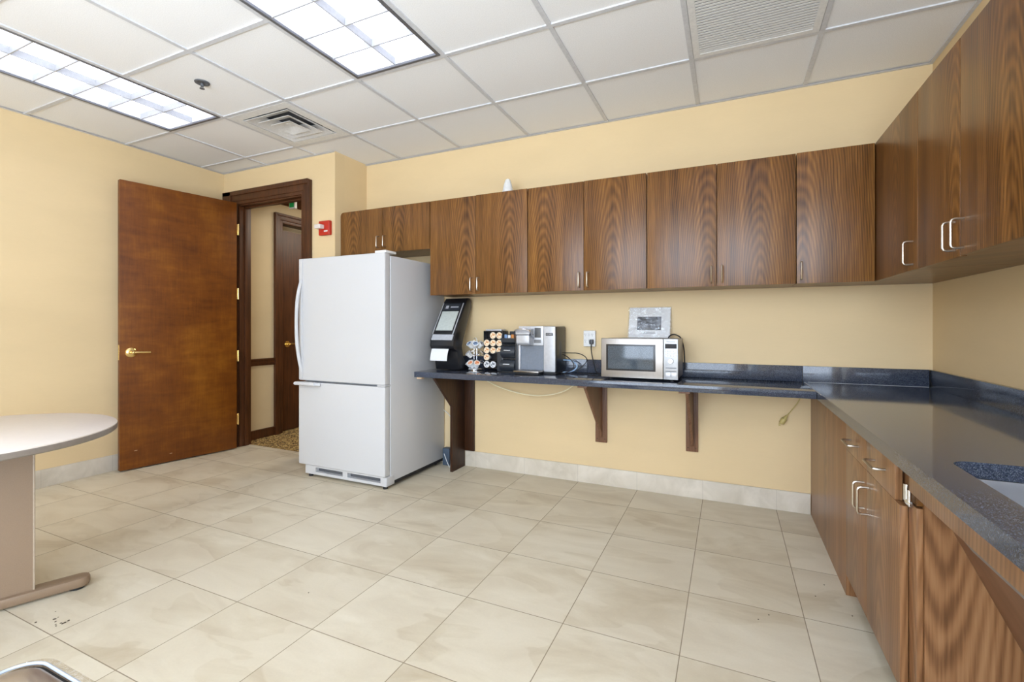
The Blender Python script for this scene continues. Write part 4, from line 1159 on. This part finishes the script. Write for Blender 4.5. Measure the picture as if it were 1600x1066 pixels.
MB().box(-.017, .017, .225, .231, .049, TZ - .031, .001).box(-.017, .017, -.231, -.225, .049, TZ - .031, .001).build('panel_edge', TAUPEL, t, local=True)
for s_ in (1, -1):
    MB().cyl((0, s_ * .36, 0), (0, s_ * .36, .0125), .026, 16).build('glide', BLACKM, t, local=True)

# ------------------------------------------------------------------ steel waste bin, lower left corner
BZ = .60
t = thing('waste_bin', 'stainless steel lidded waste bin at the bottom left corner', 'bin', (2.93, -3.14, 0))
bx0, bx1, by0, by1 = 2.776, 3.10, -3.28, -2.984
def rpr(m, x0, x1, y0, y1, r, z0, z1):
    p = rrect(x0, x1, y0, y1, r, 8); m.prism(p, 'z', z0, z1)
m = MB(); rpr(m, bx0 + .006, bx1 - .006, by0 + .006, by1 - .006, .040, .004, BZ - .012); m.build('bin_body', STEEL, t)
m = MB(); m.slab_with_hole(rrect(bx0, bx1, by0, by1, .056, 8), rrect(bx0 + .014, bx1 - .014, by0 + .014, by1 - .014, .044, 8), BZ - .010, BZ - .006); m.build('liner_rim', BINLINER, t)
m = MB(); m.tube([(p[0], p[1], BZ - .002) for p in rrect(bx0 + .015, bx1 - .015, by0 + .015, by1 - .015, .044, 8)], .0026, 8, closed=True); m.build('rim', plain('pale_blue_rim', srgb(168, 176, 188), .4), t)
m = MB(); rpr(m, bx0 + .016, bx1 - .016, by0 + .016, by1 - .016, .042, BZ - .014, BZ - .008); m.build('groove', BLACKM, t)
b = bmesh.new(); rg = []
for off, z in ((.023, BZ - .008), (.023, BZ - .003), (.028, BZ + .001), (.06, BZ + .004), (.12, BZ + .006)):
    rg.append([b.verts.new((p[0], p[1], z)) for p in rrect(bx0 + off, bx1 - off, by0 + off, by1 - off, max(.012, .044 - off * .15), 8)])
for A, B in zip(rg, rg[1:]):
    for k in range(len(A)): b.faces.new((A[k], A[(k + 1) % len(A)], B[(k + 1) % len(A)], B[k]))
b.faces.new(rg[-1]); b.faces.new(rg[0][::-1]); bmesh.ops.recalc_face_normals(b, faces=b.faces)
m = MB(); m._merge(b); m.build('lid', brushed('brushed_lid', srgb(206, 196, 184), .4, (30, 250, 30)), t)
MB().box(bx0 + .03, bx1 - .03, by0 + .03, by1 - .03, 0, .005).build('base', BLACKM, t)

# crumbs on the floor
m = MB()
for k in range(12):
    x = 1.48 + random.gauss(0, .045); y = -2.455 + random.gauss(0, .02); r = random.uniform(.0018, .0042)
    m.sphere((x, y, r * .5), r, (1, 1.4, .5), 6)
for (x, y) in ((4.23, -.9), (4.18, -1.02), (4.29, -1.12), (2.58, -.55), (3.95, -1.3), (3.99, -1.25), (2.2, -1.9)): m.sphere((x, y, .001), .003, (1, 1, .4), 6)
tag(m.build('crumbs', plain('dark_crumb', srgb(70, 56, 40), .8)), 'tiny dark crumbs scattered on the tiles below the round table', 'crumbs', kind='stuff')
